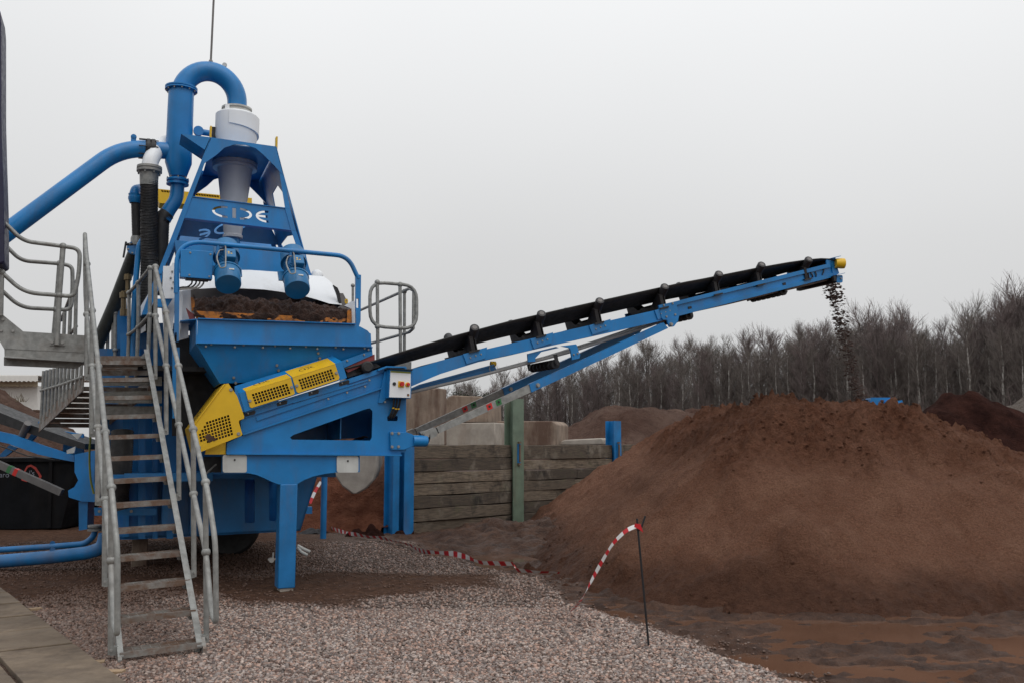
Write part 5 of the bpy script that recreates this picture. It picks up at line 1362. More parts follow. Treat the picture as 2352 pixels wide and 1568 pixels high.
# folded lips give the plates their depth
def lipline(a, b, d, nm='lip'):
    A_, B_ = P(a, TV), P(b, TV); MB().prism([A_, B_, B_ + VD * d, A_ + VD * d], ZD * .010 if abs((B_ - A_).z) < abs((B_ - A_).dot(UD)) else UD * .010).build(nm, BLUE, tow)
lipline(A2(690, 617), A2(1472, 714), .10); lipline(A2(622, 784), A2(1517, 890), .12)
bb_ = pp(A2, (610, 795), (1315, 862), (1392, 1005), (560, 925))
ems = map_em(935, 872, 440, 88, .09)
ems = [[(2 * 935 - x, y + 2 * (x - 935) * .09) for x, y in sh_] for sh_ in ems]
MB().prism([P(q, TV + TD - .03) for q in bb_], VD * .014, [[P(A2(*q), TV + TD - .03) for q in sh_] for sh_ in ems]).build('letter_band', BLUE, tow)
q4 = [P(q, TV + TD) for q in pp(A2, (560, 1000), (1420, 1060), (1330, 860), (600, 790))]
MB().prism([q4[0] + VD * .15 - ZD * .15, q4[1] + VD * .15 - ZD * .15, q4[2] + VD * .85 + ZD * .22, q4[3] + VD * .85 + ZD * .22], ZD * -.02).build('sky_catch_panel', BLUE, tow)  # tilted upward to catch sky light and brighten the cut-out letters
# side panels with windows
def side(top, bot, off, wins):
    T_, B_ = P(top, TV), P(bot, TV)
    f_ = lambda s_, t_: T_.lerp(B_, s_) + VD * (TD * t_)
    return MB().prism([f_(0, 0), f_(1, 0), f_(1, 1), f_(0, 1)], UD * off, [[f_(*q) for q in w_] for w_ in wins]).build('side_panel', BLUE, tow)
wins = [[(.36, .12), (.22, .32), (.22, .62), (.40, .72), (.44, .30)], [(.52, .12), (.47, .25), (.46, .62), (.50, .75), (.58, .40)], [(.66, .12), (.60, .50), (.60, .85), (.72, .70), (.76, .35)], [(.92, .15), (.80, .30), (.76, .65), (.80, .85), (.94, .70)]]
side(A2(1360, 217), A2(1640, 1248), -.014, wins)
side(A2(832, 142), A2(404, 1232), .014, wins)
tz = uvz(P(A2(1095, 178), TV)); tl_, tr_ = uvz(P(A2(832, 142), TV)), uvz(P(A2(1360, 215), TV))
cyu, cyv = uvz(P(A2(1035, 200), TV + .85))[0], TV + .85
zt_ = (tl_[2] + tr_[2]) / 2 - .06
MB().prism([M(tl_[0] + .02, TV + .02, zt_), M(tr_[0] - .02, TV + .02, zt_), M(tr_[0] - .02, TV + TD, zt_), M(tl_[0] + .02, TV + TD, zt_)], ZD * .012, [[M(cyu + .28 * math.cos(a), cyv + .28 * math.sin(a), zt_) for a in np.linspace(0, 2 * math.pi, 25)[:-1]]]).build('top_plate', BLUE, tow)
plate('pipe_gusset', pp(A2, (597, 112), (830, 140), (786, 240)), TV - .01, .5, BLUE, tow)
for q in (A2(833, 108), A2(1360, 192)):
    a = P(q, TV + .1); MB().boxa(a, UD * .012, VD * .05, ZD * .09).build('lifting_lug', YEL, tow)
plate('tower_base', pp(A2, (398, 1225), (450, 1225), (440, 1300), (330, 1561), (280, 1561)), TV + .02, .3, BLUE, tow)

# ================================================================== CYCLONE, PIPES
cyc = thing('hydrocyclone', 'white and silver cone shaped hydrocyclone hanging inside the blue tower', 'hydrocyclone', M(cyu, cyv, 3.5))
CVp = cyv
def cz(y, cr__): return P(cr__(1040, y) if cr__ is A2 else cr__(1895, y), CVp).z
ppm = FPX / (P(A2(1040, 500), CVp).y)          # picture px per metre there
def rad(px_a, scale=.28645): return px_a * scale / ppm
c0 = M(cyu, cyv, 0)
def cyc_lathe(prof, nm, mat, seg=32): return MB().lathe(c0, ZD, prof[::-1] if prof[0][0] > prof[-1][0] else prof, seg).build(nm, mat, cyc)
cyc_lathe([(cz(925, A1), rad(158)), (cz(935, A1), rad(168)), (cz(1120, A1), rad(168)), (cz(1165, A1), rad(150)), (cz(255, A2), rad(150))], 'inlet_head', WHITE)
cyc_lathe([(cz(240, A2), rad(150)), (cz(330, A2), rad(150)), (cz(365, A2), rad(150))], 'barrel', CYCL)
cyc_lathe([(cz(352, A2), rad(178)), (cz(368, A2), rad(178)), (cz(370, A2), rad(168)), (cz(385, A2), rad(178)), (cz(400, A2), rad(176))], 'barrel_flange', CYCL)
cyc_lathe([(cz(400, A2), rad(140)), (cz(930, A2), rad(69))], 'cone', CYCL)
cyc_lathe([(cz(925, A2), rad(72)), (cz(930, A2), rad(78)), (cz(950, A2), rad(78)), (cz(955, A2), rad(60))], 'spigot_flange', CYCL)
cyc_lathe([(cz(955, A2), rad(58)), (cz(1060, A2), rad(66))], 'underflow_box', BLUE)
zf = (cz(360, A2) + cz(385, A2)) / 2
bolts([M(cyu + rad(170) * math.cos(a), cyv + rad(170) * math.sin(a), zf + .04) for a in np.linspace(0, 6.28, 17)[:-1]], cyc, ZD, .014, .03, STEEL)
# involute wrap on the head
sc_ = MB(); vs = []; fs = []
for k in range(25):
    a = math.radians(-115 + k * 9.5); rr = rad(170 + k * .6)
    za = cz(940, A1); zb = cz(1040 + k * 4.0, A1)
    for (r_, z_) in ((rr - .02, za - .002 * k), (rr + .012, za - .002 * k), (rr + .012, zb), (rr - .02, zb)):
        vs.append(M(cyu + r_ * math.cos(a), cyv + r_ * math.sin(a), z_))
for k in range(24):
    for j in range(4): a, b = k * 4 + j, k * 4 + (j + 1) % 4; fs.append((a, b, b + 4, a + 4))
sc_.add(vs, fs).build('involute_wrap', WHITE, cyc)
cyc_lathe([(cz(872, A1), rad(122)), (cz(884, A1), rad(122)), (cz(886, A1), rad(112)), (cz(900, A1), rad(112)), (cz(902, A1), rad(122)), (cz(915, A1), rad(122)), (cz(925, A1), rad(110))], 'overflow_flange', OFFW)
MB().boxa(M(cyu - rad(85), cyv - rad(95), cz(915, A1)), UD * .03, VD * .01, ZD * .07).build('lifting_lug', WHITE, cyc)
plate('feed_flange', pp(A2, (845, 55), (885, 58), (888, 138), (846, 140)), CVp - .05, .1, BLACKM, cyc)
# gooseneck
neck = thing('gooseneck_pipe', 'blue swan neck pipe arching over the top of the tower', 'pipe', M(cyu - .6, cyv, 4.5))
xs_l, xs_r = uvz(P(A1(1455, 700), CVp))[0], cyu
ctr = ((xs_l + xs_r) / 2, P(A1(1660, 800), CVp).z)
R_ = (xs_r - xs_l) / 2
ztop = P(A1(1660, 572), CVp).z
arc = [M(xs_l, cyv, P(A1(1455, 720), CVp).z)] + [M(ctr[0] - R_ * math.cos(a), cyv, ctr[1] + (ztop - ctr[1]) * math.sin(a)) for a in np.linspace(0, math.pi, 25)] + [M(xs_r, cyv, cz(872, A1))]
MB().tube(arc, [rad(82)] + [rad(82 - .15 * k) for k in range(25)] + [rad(78)], 24).build('bend', BLUE, neck)
rz1, rz2, rz3 = P(A1(1450, 720), CVp).z, P(A1(1435, 1310), CVp).z, P(A1(1420, 1420), CVp).z
MB().lathe(M(xs_l, cyv, 0), ZD, [(rz3, rad(66)), (rz2, rad(103)), (rz1, rad(99))], 28).build('riser', BLUE, neck)
MB().lathe(M(xs_l, cyv, 0), ZD, [(rz1 - .02, rad(126)), (rz1 - .003, rad(126)), (rz1, rad(118)), (rz1 + .012, rad(126)), (rz1 + .03, rad(126))], 28).build('flange', BLUE, neck)
bolts([M(xs_l + rad(114) * math.cos(a), cyv + rad(114) * math.sin(a), rz1 - .02) for a in np.linspace(0, 6.28, 13)[:-1]], neck, -ZD, .014, .02, STEEL)
ey_ = arc[17]; MB().lathe(ey_ + ZD * .19, VD, [(-.01, .035), (.01, .035)], 12).beam(ey_ + ZD * .13, ey_ + ZD * .17, .02, .05, UD).build('lifting_eye', OFFW, neck)
ez = P(A1(1415, 1430), CVp).z
MB().lathe(M(xs_l, cyv, 0), ZD, [(ez - .10, rad(86)), (ez - .075, rad(86)), (ez - .07, rad(74)), (ez - .05, rad(74)), (ez - .045, rad(86)), (ez - .02, rad(86)), (ez, rad(66))], 24).build('flange', BLUE, neck)
bolts([M(xs_l + rad(78) * math.cos(a), cyv + rad(78) * math.sin(a), ez - .02) for a in np.linspace(0, 6.28, 9)[:-1]], neck, ZD, .014, .03, STEEL)
elb = fillet([M(xs_l, cyv, ez - .08), P(A2(560, 640), CVp), P(A2(500, 720), CVp), P(A2(460, 800), CVp)], .30, 8)
MB().tube(elb, rad(54), 20).build('elbow', BLUE, neck)
mast = MB().tube([arc[13] + ZD * .12, Vector(P(A1(1716, -60), CVp))], .016, 8).lathe(arc[13] + ZD * .10, ZD, [(0, .04), (.05, .035), (.08, .02)], 10).build('lightning_rod', GREYM, None)
tag(mast, 'thin grey rod rising out of the picture from the swan neck', 'rod')
# feed pipe from the left
fp = thing('feed_pipe', 'fat blue pipe sloping up from the left edge into the riser', 'pipe', P(A1(1000, 1180), CVp))
path = fillet([P(A1(1450, 1222), CVp), P(A1(980, 1178), CVp), P((-60, 590), CVp - .3)], .45, 10)
MB().tube(path, rad(67), 24).build('pipe', BLUE, fp)
for x in (1190, 1228):
    c_ = P(A1(x, 1198 + (x - 1190) * .1), CVp); d_ = (P(A1(1450, 1222), CVp) - P(A1(980, 1178), CVp)).normalized()
    MB().lathe(c_ - d_ * .02, d_, [(0, rad(84)), (.04, rad(84))], 24).build('coupling_ring', BLACKM, fp)
c_ = P(A1(1209, 1200), CVp); MB().lathe(c_ - d_ * .07, d_, [(0, rad(74)), (.14, rad(74))], 24).build('rubber_sleeve', RUB, fp)
for a in np.linspace(0, 6.28, 9)[:-1]:
    o_ = c_ + ZD * rad(80) * math.sin(a) + VD * rad(80) * math.cos(a)
    MB().tube([o_ - d_ * .16, o_ + d_ * .10], .008, 6).build('tie_rod', BLACKM, fp)
ey_ = P(A1(1072, 1100), CVp); MB().lathe(ey_ - VD * .01, VD, [(0, .04), (.02, .04)], 14).boxa(ey_ - ZD * .05, UD * .035, VD * .01, ZD * .05).build('lifting_eye', BLUE, fp)
sf = P(A2(735, 95), CVp); MB().lathe(sf - VD * .05, VD, [(0, rad(40)), (.05, rad(40))], 16).tube([sf, sf + UD * .55 - ZD * .02], rad(25), 14).build('side_inlet', BLUE, fp)
# black ribbed hoses
def hose(name, path, r, label, rib=.022):
    pts = fillet(path, .5, 10); L = [0.]
    for a, b in zip(pts, pts[1:]): L.append(L[-1] + (b - a).length)
    m_ = int(L[-1] / (rib / 2)); out = []; rs = []
    xs_ = np.array([tuple(q) for q in pts])
    for k in range(m_ + 1):
        s_ = L[-1] * k / m_
        out.append(Vector([np.interp(s_, L, xs_[:, i]) for i in range(3)])); rs.append(r * (1.03 if k % 2 else .95))
    return tag(MB().tube(out, rs, 16).build(name, RUB, None, smooth=80), label, 'hose', 'black ribbed hoses beside the tower')
hv = TV + .7
hose('ribbed_hose', [P(A2(342, 490), hv), P(A2(340, 900), hv), P(A2(345, 1250), hv), P(A2(300, 1700), hv)], rad(66), 'thick black ribbed hose hanging under the white elbow')
hose('ribbed_hose', [P(A2(235, 640), hv + .3), P(A2(245, 960), hv + .3)], rad(38), 'short thin ribbed hose above the blue valve')
hose('ribbed_hose', [elb[-3], P(A2(440, 800), CVp), P(A2(430, 1050), CVp), P(A2(405, 1400), CVp)], rad(60), 'ribbed hose running down from the blue elbow behind the tower leg')
hose('ribbed_hose', [P(A5(900, 420), 1.6), P(A5(890, 700), 1.5), P(A5(860, 900), 1.6), P(A5(880, 1000), 1.6)], .14, 'grey black ribbed hose behind the stair treads', .03)
we = thing('white_elbow', 'white pipe elbow with galvanised flange above the thick hose', 'pipe elbow', P(A2(340, 420), hv))
MB().tube(fillet([P(A2(342, 470), hv), P(A2(345, 340), hv), P(A2(420, 200), hv + .2), P(A2(560, 170), hv + .5)], .25, 8), rad(62), 20).build('elbow', WHITE, we)
fz = P(A2(342, 420), hv).z; fo = P(A2(342, 420), hv); fo = Vector((fo.x, fo.y, 0))
MB().lathe(fo, ZD, [(fz - .20, rad(66)), (fz - .02, rad(72)), (fz, rad(95)), (fz + .03, rad(95)), (fz + .035, rad(90)), (fz + .05, rad(95)), (fz + .08, rad(93))], 24).build('flange', GALV, we)
bolts([fo + Vector((rad(84) * math.cos(a), rad(84) * math.sin(a), fz - .01)) for a in np.linspace(0, 6.28, 9)[:-1]], we, -ZD, .014, .03, STEEL)
# blue standpipe and valve
sp = thing('standpipe', 'blue standpipe with black lever valve beside the thick hose', 'pipe', P(A3(1200, 1200), hv + .2))
MB().tube(fillet([P(A3(1170, 1300), hv + .1), P(A3(1185, 700), hv + .1), P(A3(1225, 240), hv + .1), P(A3(1262, 180), hv + .1)], .3, 6), rad(22), 14).build('pipe', BLUE, sp)
vc = P(A3(1180, 265), hv + .3)
MB().lathe(vc - VD * .05, VD, [(0, rad(52)), (.05, rad(52)), (.06, rad(36)), (.16, rad(36))], 20).build('valve_flange', BLUE, sp)
bolts([vc - VD * .05 + UD * rad(42) * math.cos(a) + ZD * rad(42) * math.sin(a) for a in np.linspace(.3, 6.58, 7)[:-1]], sp, -VD, .014, .02, STEEL)
MB().tube([P(A3(1170, 225), hv + .25), P(A3(1112, 228), hv + .25)], .02, 8).tube([P(A3(1112, 205), hv + .25), P(A3(1088, 345), hv + .25)], .014, 6).build('valve_lever', BLACKM, sp)
MB().lathe(Vector((P(A3(1205, 190), hv + .3).x, P(A3(1205, 190), hv + .3).y, P(A3(1205, 190), hv + .3).z)), ZD, [(-.08, rad(45)), (.02, rad(45)), (.05, rad(40))], 16).build('hose_clamp', GALV, sp)
MB().tube(fillet([P(A2(215, 640), hv + .3), P(A2(225, 560), hv + .3), P(A2(290, 545), hv + .6)], .2, 5), rad(36), 16).lathe(P(A2(232, 620), hv + .3) - ZD * .03, ZD, [(-.06, rad(44)), (0, rad(56)), (.03, rad(56)), (.04, rad(52)), (.07, rad(56))], 18).build('upper_bend', BLUE, sp)
dk = MB().tube([P(A2(225, 1060), hv + .5), P(A3(1010, 760), hv + .9), P(A3(820, 1200), hv + 1.3)], rad(52), 20).build('drain_pipe', simple('dark_green_black_pipe', (.035, .04, .038), .5, var=.2), None)
tag(dk, 'dark pipe slanting down behind the walkway stanchions', 'pipe')
# brass fittings and pump gear glimpsed beside the walkway
gear = thing('valve_gear', 'brass coloured valves and blue pump housing behind the top of the stair', 'valve gear', P(A3(1100, 1200), hv + .8))
BRASS = simple('dull_brass', (.20, .15, .08), .45, .6, var=.2, dirt=(.08, .06, .05), dirt_amt=.5)
for x, y0, y1 in ((1128, 540, 700), (1090, 640, 860)):
    a, b = P(A3(x, y1), hv + .6), P(A3(x, y0), hv + .6); MB().lathe(a, b - a, [(0, .05), (.1, .05), (.11, .035), (.25, .035), (.26, .055), (.34, .055), (.35, .03), ((b - a).length, .03)], 12).build('valve_body', BRASS, gear)
plate('pump_housing', pp(A3, (1010, 690), (1115, 680), (1130, 1010), (1050, 1230), (1000, 1230)), hv + .9, .3, BLUE, gear)
plate('pump_housing', pp(A3, (1060, 1010), (1230, 1000), (1240, 1230), (1060, 1230)), hv + .5, .3, BLUE, gear)
# yellow machine guard far behind the tower
yb = thing('yellow_deck', 'yellow slatted guard seen behind the letter band of the tower', 'guard', P(A2(700, 620), 5.2))
ho = [[(x, 556 + (x - 410) * .098 + dy) for x, dy in ((x0, 4), (x0 + 18, 5), (x0 + 24, 21), (x0 + 6, 19))] for x0 in list(range(435, 500, 21)) + list(range(690, 900, 21))]
MB().prism([P(q, 5.2) for q in pp(A2, (408, 553), (1165, 628), (1165, 690), (425, 668), (408, 640))], VD * .4, [[P(A2(*q), 5.2) for q in h_] for h_ in ho]).build('guard_face', YEL, yb)

# ================================================================== FRONT STAIR
SA, SROLL = .48286, .03985
SUh = Vector((math.cos(SA), math.sin(SA), 0)); SV = Vector((-math.sin(SA), math.cos(SA), 0))
SZ = ZD * math.cos(SROLL) - SUh * math.sin(SROLL); SU = SUh * math.cos(SROLL) + ZD * math.sin(SROLL)
S0 = Vector((-2.627, 8.178, 0)); RISE, GO, SW = .2236, .306, .645
def S(x, i, h, dv=0.): return S0 + SU * x + SV * (GO * i + dv) + SZ * (.132 + RISE * i + h)     # x: 0 = right end of treads, -SW = left end
stair = thing('access_stair', 'steep galvanised steel stair with tube handrails in front of the plant', 'stair', S(-SW / 2, 0, -.132))
tm = MB()
me_cache = None
for i in range(13):
    mb = MB()
    f_ = [(-.0, 0), (-.0, -.045)]
    # nosing, back edge and a grating of bars
    mb.boxa(S(-SW / 2, i, -.022, .008), SU * SW / 2, SV * .008, SZ * .024)
    mb.boxa(S(-SW / 2, i, -.022, .208), SU * SW / 2, SV * .004, SZ * .022)
    for k in range(1, 7): mb.boxa(S(-SW / 2, i, -.014, .008 + .2 * k / 7), SU * SW / 2, SV * .002, SZ * .013)
    for k in range(9): mb.boxa(S(-SW * (k + .5) / 9, i, -.006, .108), SU * .003, SV * .1, SZ * .004)
    mb.build('tread', GALVT, stair)
    for x in (-.012, -SW + .012):
        MB().boxa(S(x + (-.015 if x > -.1 else .015), i, -.065, .10), SU * .02, SV * .05, SZ * .020).build('tread_cleat', GALV, stair)
    bolts([S(-.045, i, -.06, .05), S(-.045, i, -.06, .14)], stair, -SV, .012, .02, STEEL)
for x, nm in ((.004, 'stringer'), (-SW - .016, 'stringer')):
    pts = [S(x, -.12, -.17), S(x, -.02, -.03), S(x, 12.4, .05), S(x, 12.9, .03), S(x, 12.9, -.16), S(x, .62, -.20), S(x, .48, -.24)]
    MB().prism(pts, SU * .012).build(nm, GALV, stair)
    fx = x - .03 if x > -.1 else x
    MB().prism([S(x, -.02, -.03), S(x, 12.4, .05), S(x, 12.4, .062), S(x, -.02, -.018)], SU * (-.045 if x > -.1 else .045)).build('stringer_flange', GALV, stair)
    b = S(x, .1, 0); MB().prism([S(x, -.12, -.02), S(x, .22, -.02), Vector((S(x, .22, 0).x, S(x, .22, 0).y, -.02)), Vector((S(x, -.12, 0).x, S(x, -.12, 0).y, -.02))], SU * .03).build('foot', GALVT, stair)
STN = [.35, 2.45, 5.4, 8.4, 11.4]
RT = .0235
for sx, up_end in ((.055, 0), (-SW - .060, 1)):
    for i in STN:
        mb = MB().tube([S(sx, i, -.10), S(sx, i, 1.255)], .024, 12); mb.build('stanchion', GALV, stair)
        MB().ball(S(sx, i, 1.26), .040, 12, 8).build('ball_joint', GALV, stair); MB().ball(S(sx, i, .66), .040, 12, 8).build('ball_joint', GALV, stair)
        MB().boxa(S(sx * .5 if sx > 0 else -SW - .035, i, -.07), SU * .03, SV * .03, SZ * .035).build('base_clamp', GALV, stair)
        bolts([S(sx + (.0), i, -.06, -.024)], stair, -SV, .013, .03, STEEL)
    top = [S(sx, 11.4 + (.6 if up_end else 0), 1.26), S(sx, -.05, 1.26), S(sx + .02, -.75, 1.02), S(sx + .02, -.80, .36), S(sx, -.45, .36), S(sx, .35, .66), S(sx, 11.4 + (.4 if up_end else 0), .66)]
    if up_end: top = [S(sx, 11.6, .66), S(sx, 12.3, .75), S(sx, 12.9, 1.42), S(sx, 12.2, 1.32)] + top[1:]
    MB().tube(fillet(top, .12, 6), RT, 12).build('handrail', GALV, stair)
# upper landing: grating, rails along the plant
land = thing('stair_landing', 'galvanised grating landing at the top of the front stair', 'landing', S(-SW / 2, 13, -.1))
gl_ = MB()
for k in range(24): gl_.boxa(S(-SW / 2, 13, -.03 - RISE, .05 + k * .05 - .3), SU * SW / 2, SV * .003, SZ * .018)
for k in range(6): gl_.boxa(S(-SW * (k + .5) / 6, 13, -.02 - RISE, .35), SU * .004, SV * .62, SZ * .006)
gl_.build('grating', GALVT, land)
for h_, y0 in ((0, -.05), (-.16, -.14)):
    MB().boxa(S(-SW / 2, 12.9, h_ - .17, .0), SU * (SW / 2 + .02), SV * .01, SZ * (.03 if h_ else .05)).build('edge_beam', GALVT, land)
pt = [P(q, v_) for q, v_ in ((C2(860, 215), 1.1), (C2(715, 395), 1.7), (C2(600, 520), 2.2))]
pb = [P(q, v_) for q, v_ in ((C2(855, 790), 1.1), (C2(715, 940), 1.7), (C2(600, 1030), 2.2))]
def railset(par, tops, bots, down):
    MB().tube(tops, RT, 10).build('rail', GALV, par); MB().tube(bots, RT, 10).build('rail', GALV, par)
    for a, b in zip(tops, bots):
        d_ = (b - a).normalized()
        MB().tube([a, b, b - ZD * down], .024, 10).build('stanchion', GALV, par); MB().ball(a, .038).build('ball_joint', GALV, par); MB().ball(b, .038).build('ball_joint', GALV, par)
railset(land, pt, pb, .75)
pt = [P(q, v_) for q, v_ in ((C2(432, 765), 3.0), (C2(405, 808), 3.1), (C2(345, 890), 3.3), (C2(285, 990), 3.6), (C2(230, 1060), 3.9))]
pb = [P(q, v_) for q, v_ in ((C2(430, 1215), 3.0), (C2(402, 1245), 3.1), (C2(335, 1320), 3.3), (C2(275, 1390), 3.6), (C2(220, 1450), 3.9))]
railset(land, pt, pb, .3)
plate('toe_board', pp(C2, (735, 1310), (835, 1195), (890, 1480), (870, 1500), (850, 1330)), .7, .02, GALV, land)

# side platform with bent guard rails
plat = thing('side_platform', 'galvanised platform with bent tube rails at the edge beside the stair', 'platform', P(A3(400, 1200), .5))
fz_ = pp(A3, (-120, 720), (0, 828), (150, 950), (205, 995), (760, 1030), (760, 1255), (40, 1210), (38, 1150), (0, 1085), (-120, 1040))
PV = .35
plate('fascia', fz_, PV, .012, GALV, plat)
plate('fascia_fold', pp(A3, (40, 1135), (760, 1170), (760, 1180), (40, 1145)), PV - .006, .01, GALV, plat)
MB().prism([P(q, PV) for q in pp(A3, (35, 1212), (745, 1254), (735, 1262), (36, 1222))], VD * .5).build('bottom_flange', GALV, plat)
plate('lower_beam', pp(A3, (34, 1222), (90, 1232), (690, 1262), (735, 1268), (680, 1318), (34, 1290)), PV + .2, .06, GALV, plat)
plate('post_plate', pp(A3, (438, 1065), (570, 1070), (570, 1120), (438, 1115)), PV - .02, .02, GALV, plat)
bolts([P(A3(a, b), PV - .02) for a, b in ((460, 1090), (548, 1095))] + [P(A3(a, b), PV) for a, b in ((28, 890), (12, 988), (115, 992))], plat, -VD, .020, .02, STEEL)
for x_ in (-90, 60):
    MB().mbox(uvz(P((x_, 800), PV + .35))[0], uvz(P((x_, 800), PV + .35))[0] + .10, PV + .35, PV + .45, -.05 if x_ < 0 else P((x_, 838), PV + .35).z, P((x_, 805), PV + .35).z).build('support_leg', GALV, plat)
def bent(pts, v_, nm='rail'): MB().tube(fillet([P(B8(*q), v_) for q in pts], .20, 7), .0245, 12).build(nm, GALV, plat)
bent([(-60, -40), (60, 55), (195, 195), (545, 240), (690, 262), (685, 470), (640, 675), (515, 665), (205, 640), (18, 468), (-60, 400)], PV - .05)
bent([(-60, 130), (60, 245), (180, 365), (515, 390), (625, 410), (628, 600), (615, 790), (485, 785), (180, 770), (18, 625), (-60, 550)], PV + .75)
MB().tube([P(B8(545, 240), PV - .05), P(B8(512, 665), PV - .05), P(B8(492, 1090), PV - .05)], .03, 12).build('stanchion', GALV, plat)
MB().tube([P(B8(515, 390), PV + .75), P(B8(485, 785), PV + .75), P(B8(465, 1010), PV + .75)], .028, 12).build('stanchion', GALV, plat)
for q, v_ in (((545, 240), PV - .05), ((513, 665), PV - .05), ((515, 390), PV + .75), ((485, 785), PV + .75), ((14, 468), PV - .05)):
    MB().ball(P(B8(*q), v_), .042, 12, 8).build('ball_joint', GALV, plat)
for a, b, v_ in (((660, 540), (650, 1010), PV + 1.2), ((612, 680), (600, 1000), PV + 1.6), ((560, 800), (552, 1000), PV + 1.9)):
    MB().tube([P(B8(*a), v_), P(B8(*b), v_)], .024, 10).build('stanchion', GALV, plat)
MB().tube([P(B8(665, 530), PV + 1.2), P(B8(528, 880), PV + 2.4)], .022, 8).build('rail', GALV, plat); MB().tube([P(B8(660, 930), PV + 1.2), P(B8(590, 1020), PV + 1.9)], .022, 8).build('rail', GALV, plat)
MB().tube([P(B8(12, 470), PV - .05), P(B8(4, 840), PV - .05)], .03, 10).build('stanchion', GALV, plat)
dc = [(-140, 12), (0, 22), (3, 55), (3, 260), (5, 340), (9, 470), (10, 604), (0, 608), (-140, 608)]
tag(MB().prism([P(q, PV - .25) for q in dc], VD * .5).mbox(uvz(P((-140, 500), PV - .25))[0], uvz(P((-60, 500), PV - .25))[0], PV - .20, PV + .2, -.05, P((-100, 604), PV - .25).z).build('plant_column', NAVY, None, bevel=.02), 'dark navy machine column cut off by the edge of the picture', 'machine column')

# second flight going down behind, with closely set balusters
fl2 = thing('rear_stair', 'second galvanised flight dropping away below the side platform', 'stair', atY(150, 960, 12.6))
def R(q, Y): return atY(*q, Y)
sb = [(B7(610, 110), 11.9), (B7(290, 425), 13.6)]
a, b = R(*sb[0]), R(*sb[1])
MB().prism([a, b, b - ZD * .20, a - ZD * .20], Vector((.015, .01, 0))).build('stringer', GALVT, fl2)
off = UD * .8
MB().prism([a + off, b + off, b + off - ZD * .20, a + off - ZD * .20], Vector((.015, .01, 0))).build('stringer', GALVT, fl2)
for k in range(11):
    t = (k + .5) / 11; q = a.lerp(b, t)
    MB().tube([q - ZD * .1, Vector((q.x, q.y, 2.86))], .022, 10).build('baluster', GALV, fl2)
MB().tube([a.lerp(b, .0) + ZD * -.02, a.lerp(b, .5) + ZD * .18, b + ZD * .40], .022, 8).build('rail', GALV, fl2)
for k in range(8):
    q = a.lerp(b, (k + .4) / 8) - ZD * .14
    MB().prism([q, q + off, q + off + VD * .24, q + VD * .24], ZD * .03).prism([q + ZD * .03, q + off + ZD * .03, q + off - ZD * .03, q - ZD * .03], VD * -.006).build('tread', GALVT, fl2)
for y0, y1, v_, sl2 in ((900, 925, 1.2, 0), (932, 950, 1.5, 4), (868, 885, 1.0, 0)):
    plate('landing_beam', [(205, y0), (372, y0 - 4 + sl2), (372, y1 + sl2), (205, y1)], v_, .03, GALV, fl2)
# ================================================================== SMALLER THINGS
# black skip with faded lettering, behind
skY = 19.8
sk = thing('skip', 'black waste skip with a faded red ring emblem behind the stair', 'skip', gnd(90, 1215))
def SK(px, py, dy=0.): return atY(px, py, skY + dy)
MB().prism([SK(-160, 1056), SK(178, 1053), SK(140, 1212), SK(-160, 1218)], (0, 2.2, 0)).build('body', SKIP, sk)
MB().prism([SK(-160, 1053, -.06), SK(180, 1049, -.06), SK(180, 1058, -.06), SK(-160, 1062, -.06)], (0, 2.4, 0)).build('top_rim', SKIP, sk)
for x in (-30, 112): MB().prism([SK(x, 1060, -.05), SK(x + 8, 1060, -.05), SK(x + 4, 1212, -.05), SK(x - 4, 1212, -.05)], (0, .1, 0)).build('rib', SKIP, sk)
ringm = simple('faded_red_paint', (.33, .03, .02), .6, var=.3)
outer = [C6(*q) for q in ((830, 425), (960, 500), (1060, 650), (1110, 740), (1090, 800), (1000, 860), (700, 890), (580, 850), (560, 800), (620, 640), (720, 460))]
inner = [C6(*q) for q in ((820, 480), (930, 560), (1020, 690), (1045, 745), (1030, 780), (960, 820), (720, 850), (630, 820), (620, 780), (665, 640), (740, 510))]
MB().prism([SK(*q, -.012) for q in outer], (0, .008, 0), [[SK(*q, -.012) for q in inner]]).build('emblem_ring', ringm, sk)
PALE = simple('faded_white_lettering', (.16, .17, .20), .7, var=.3)
def text(s_, px, py, hpx, parent, mat, Y, name='lettering'):
    cu = bpy.data.curves.new('lettering', 'FONT'); cu.body = s_; cu.size = 1.0; cu.extrude = .0
    ob = bpy.data.objects.new('tmp', cu); COL.objects.link(ob)
    dg = bpy.context.evaluated_depsgraph_get(); me = bpy.data.meshes.new_from_object(ob.evaluated_get(dg))
    bpy.data.objects.remove(ob); a = atY(px, py, Y); k = hpx / FPX * Y / .72
    base = parent_base(parent)
    for v_ in me.vertices:
        x, y = v_.co.x, v_.co.y; v_.co = Vector((a.x + x * k, Y, a.z + y * k)) - base
    me.materials.clear(); me.materials.append(mat)
    o = bpy.data.objects.new(name, me); COL.objects.link(o); o.parent = parent
text('aro', -2, 1095, 12, sk, PALE, skY - .012); text("l's", 66, 1091, 12, sk, PALE, skY - .014)

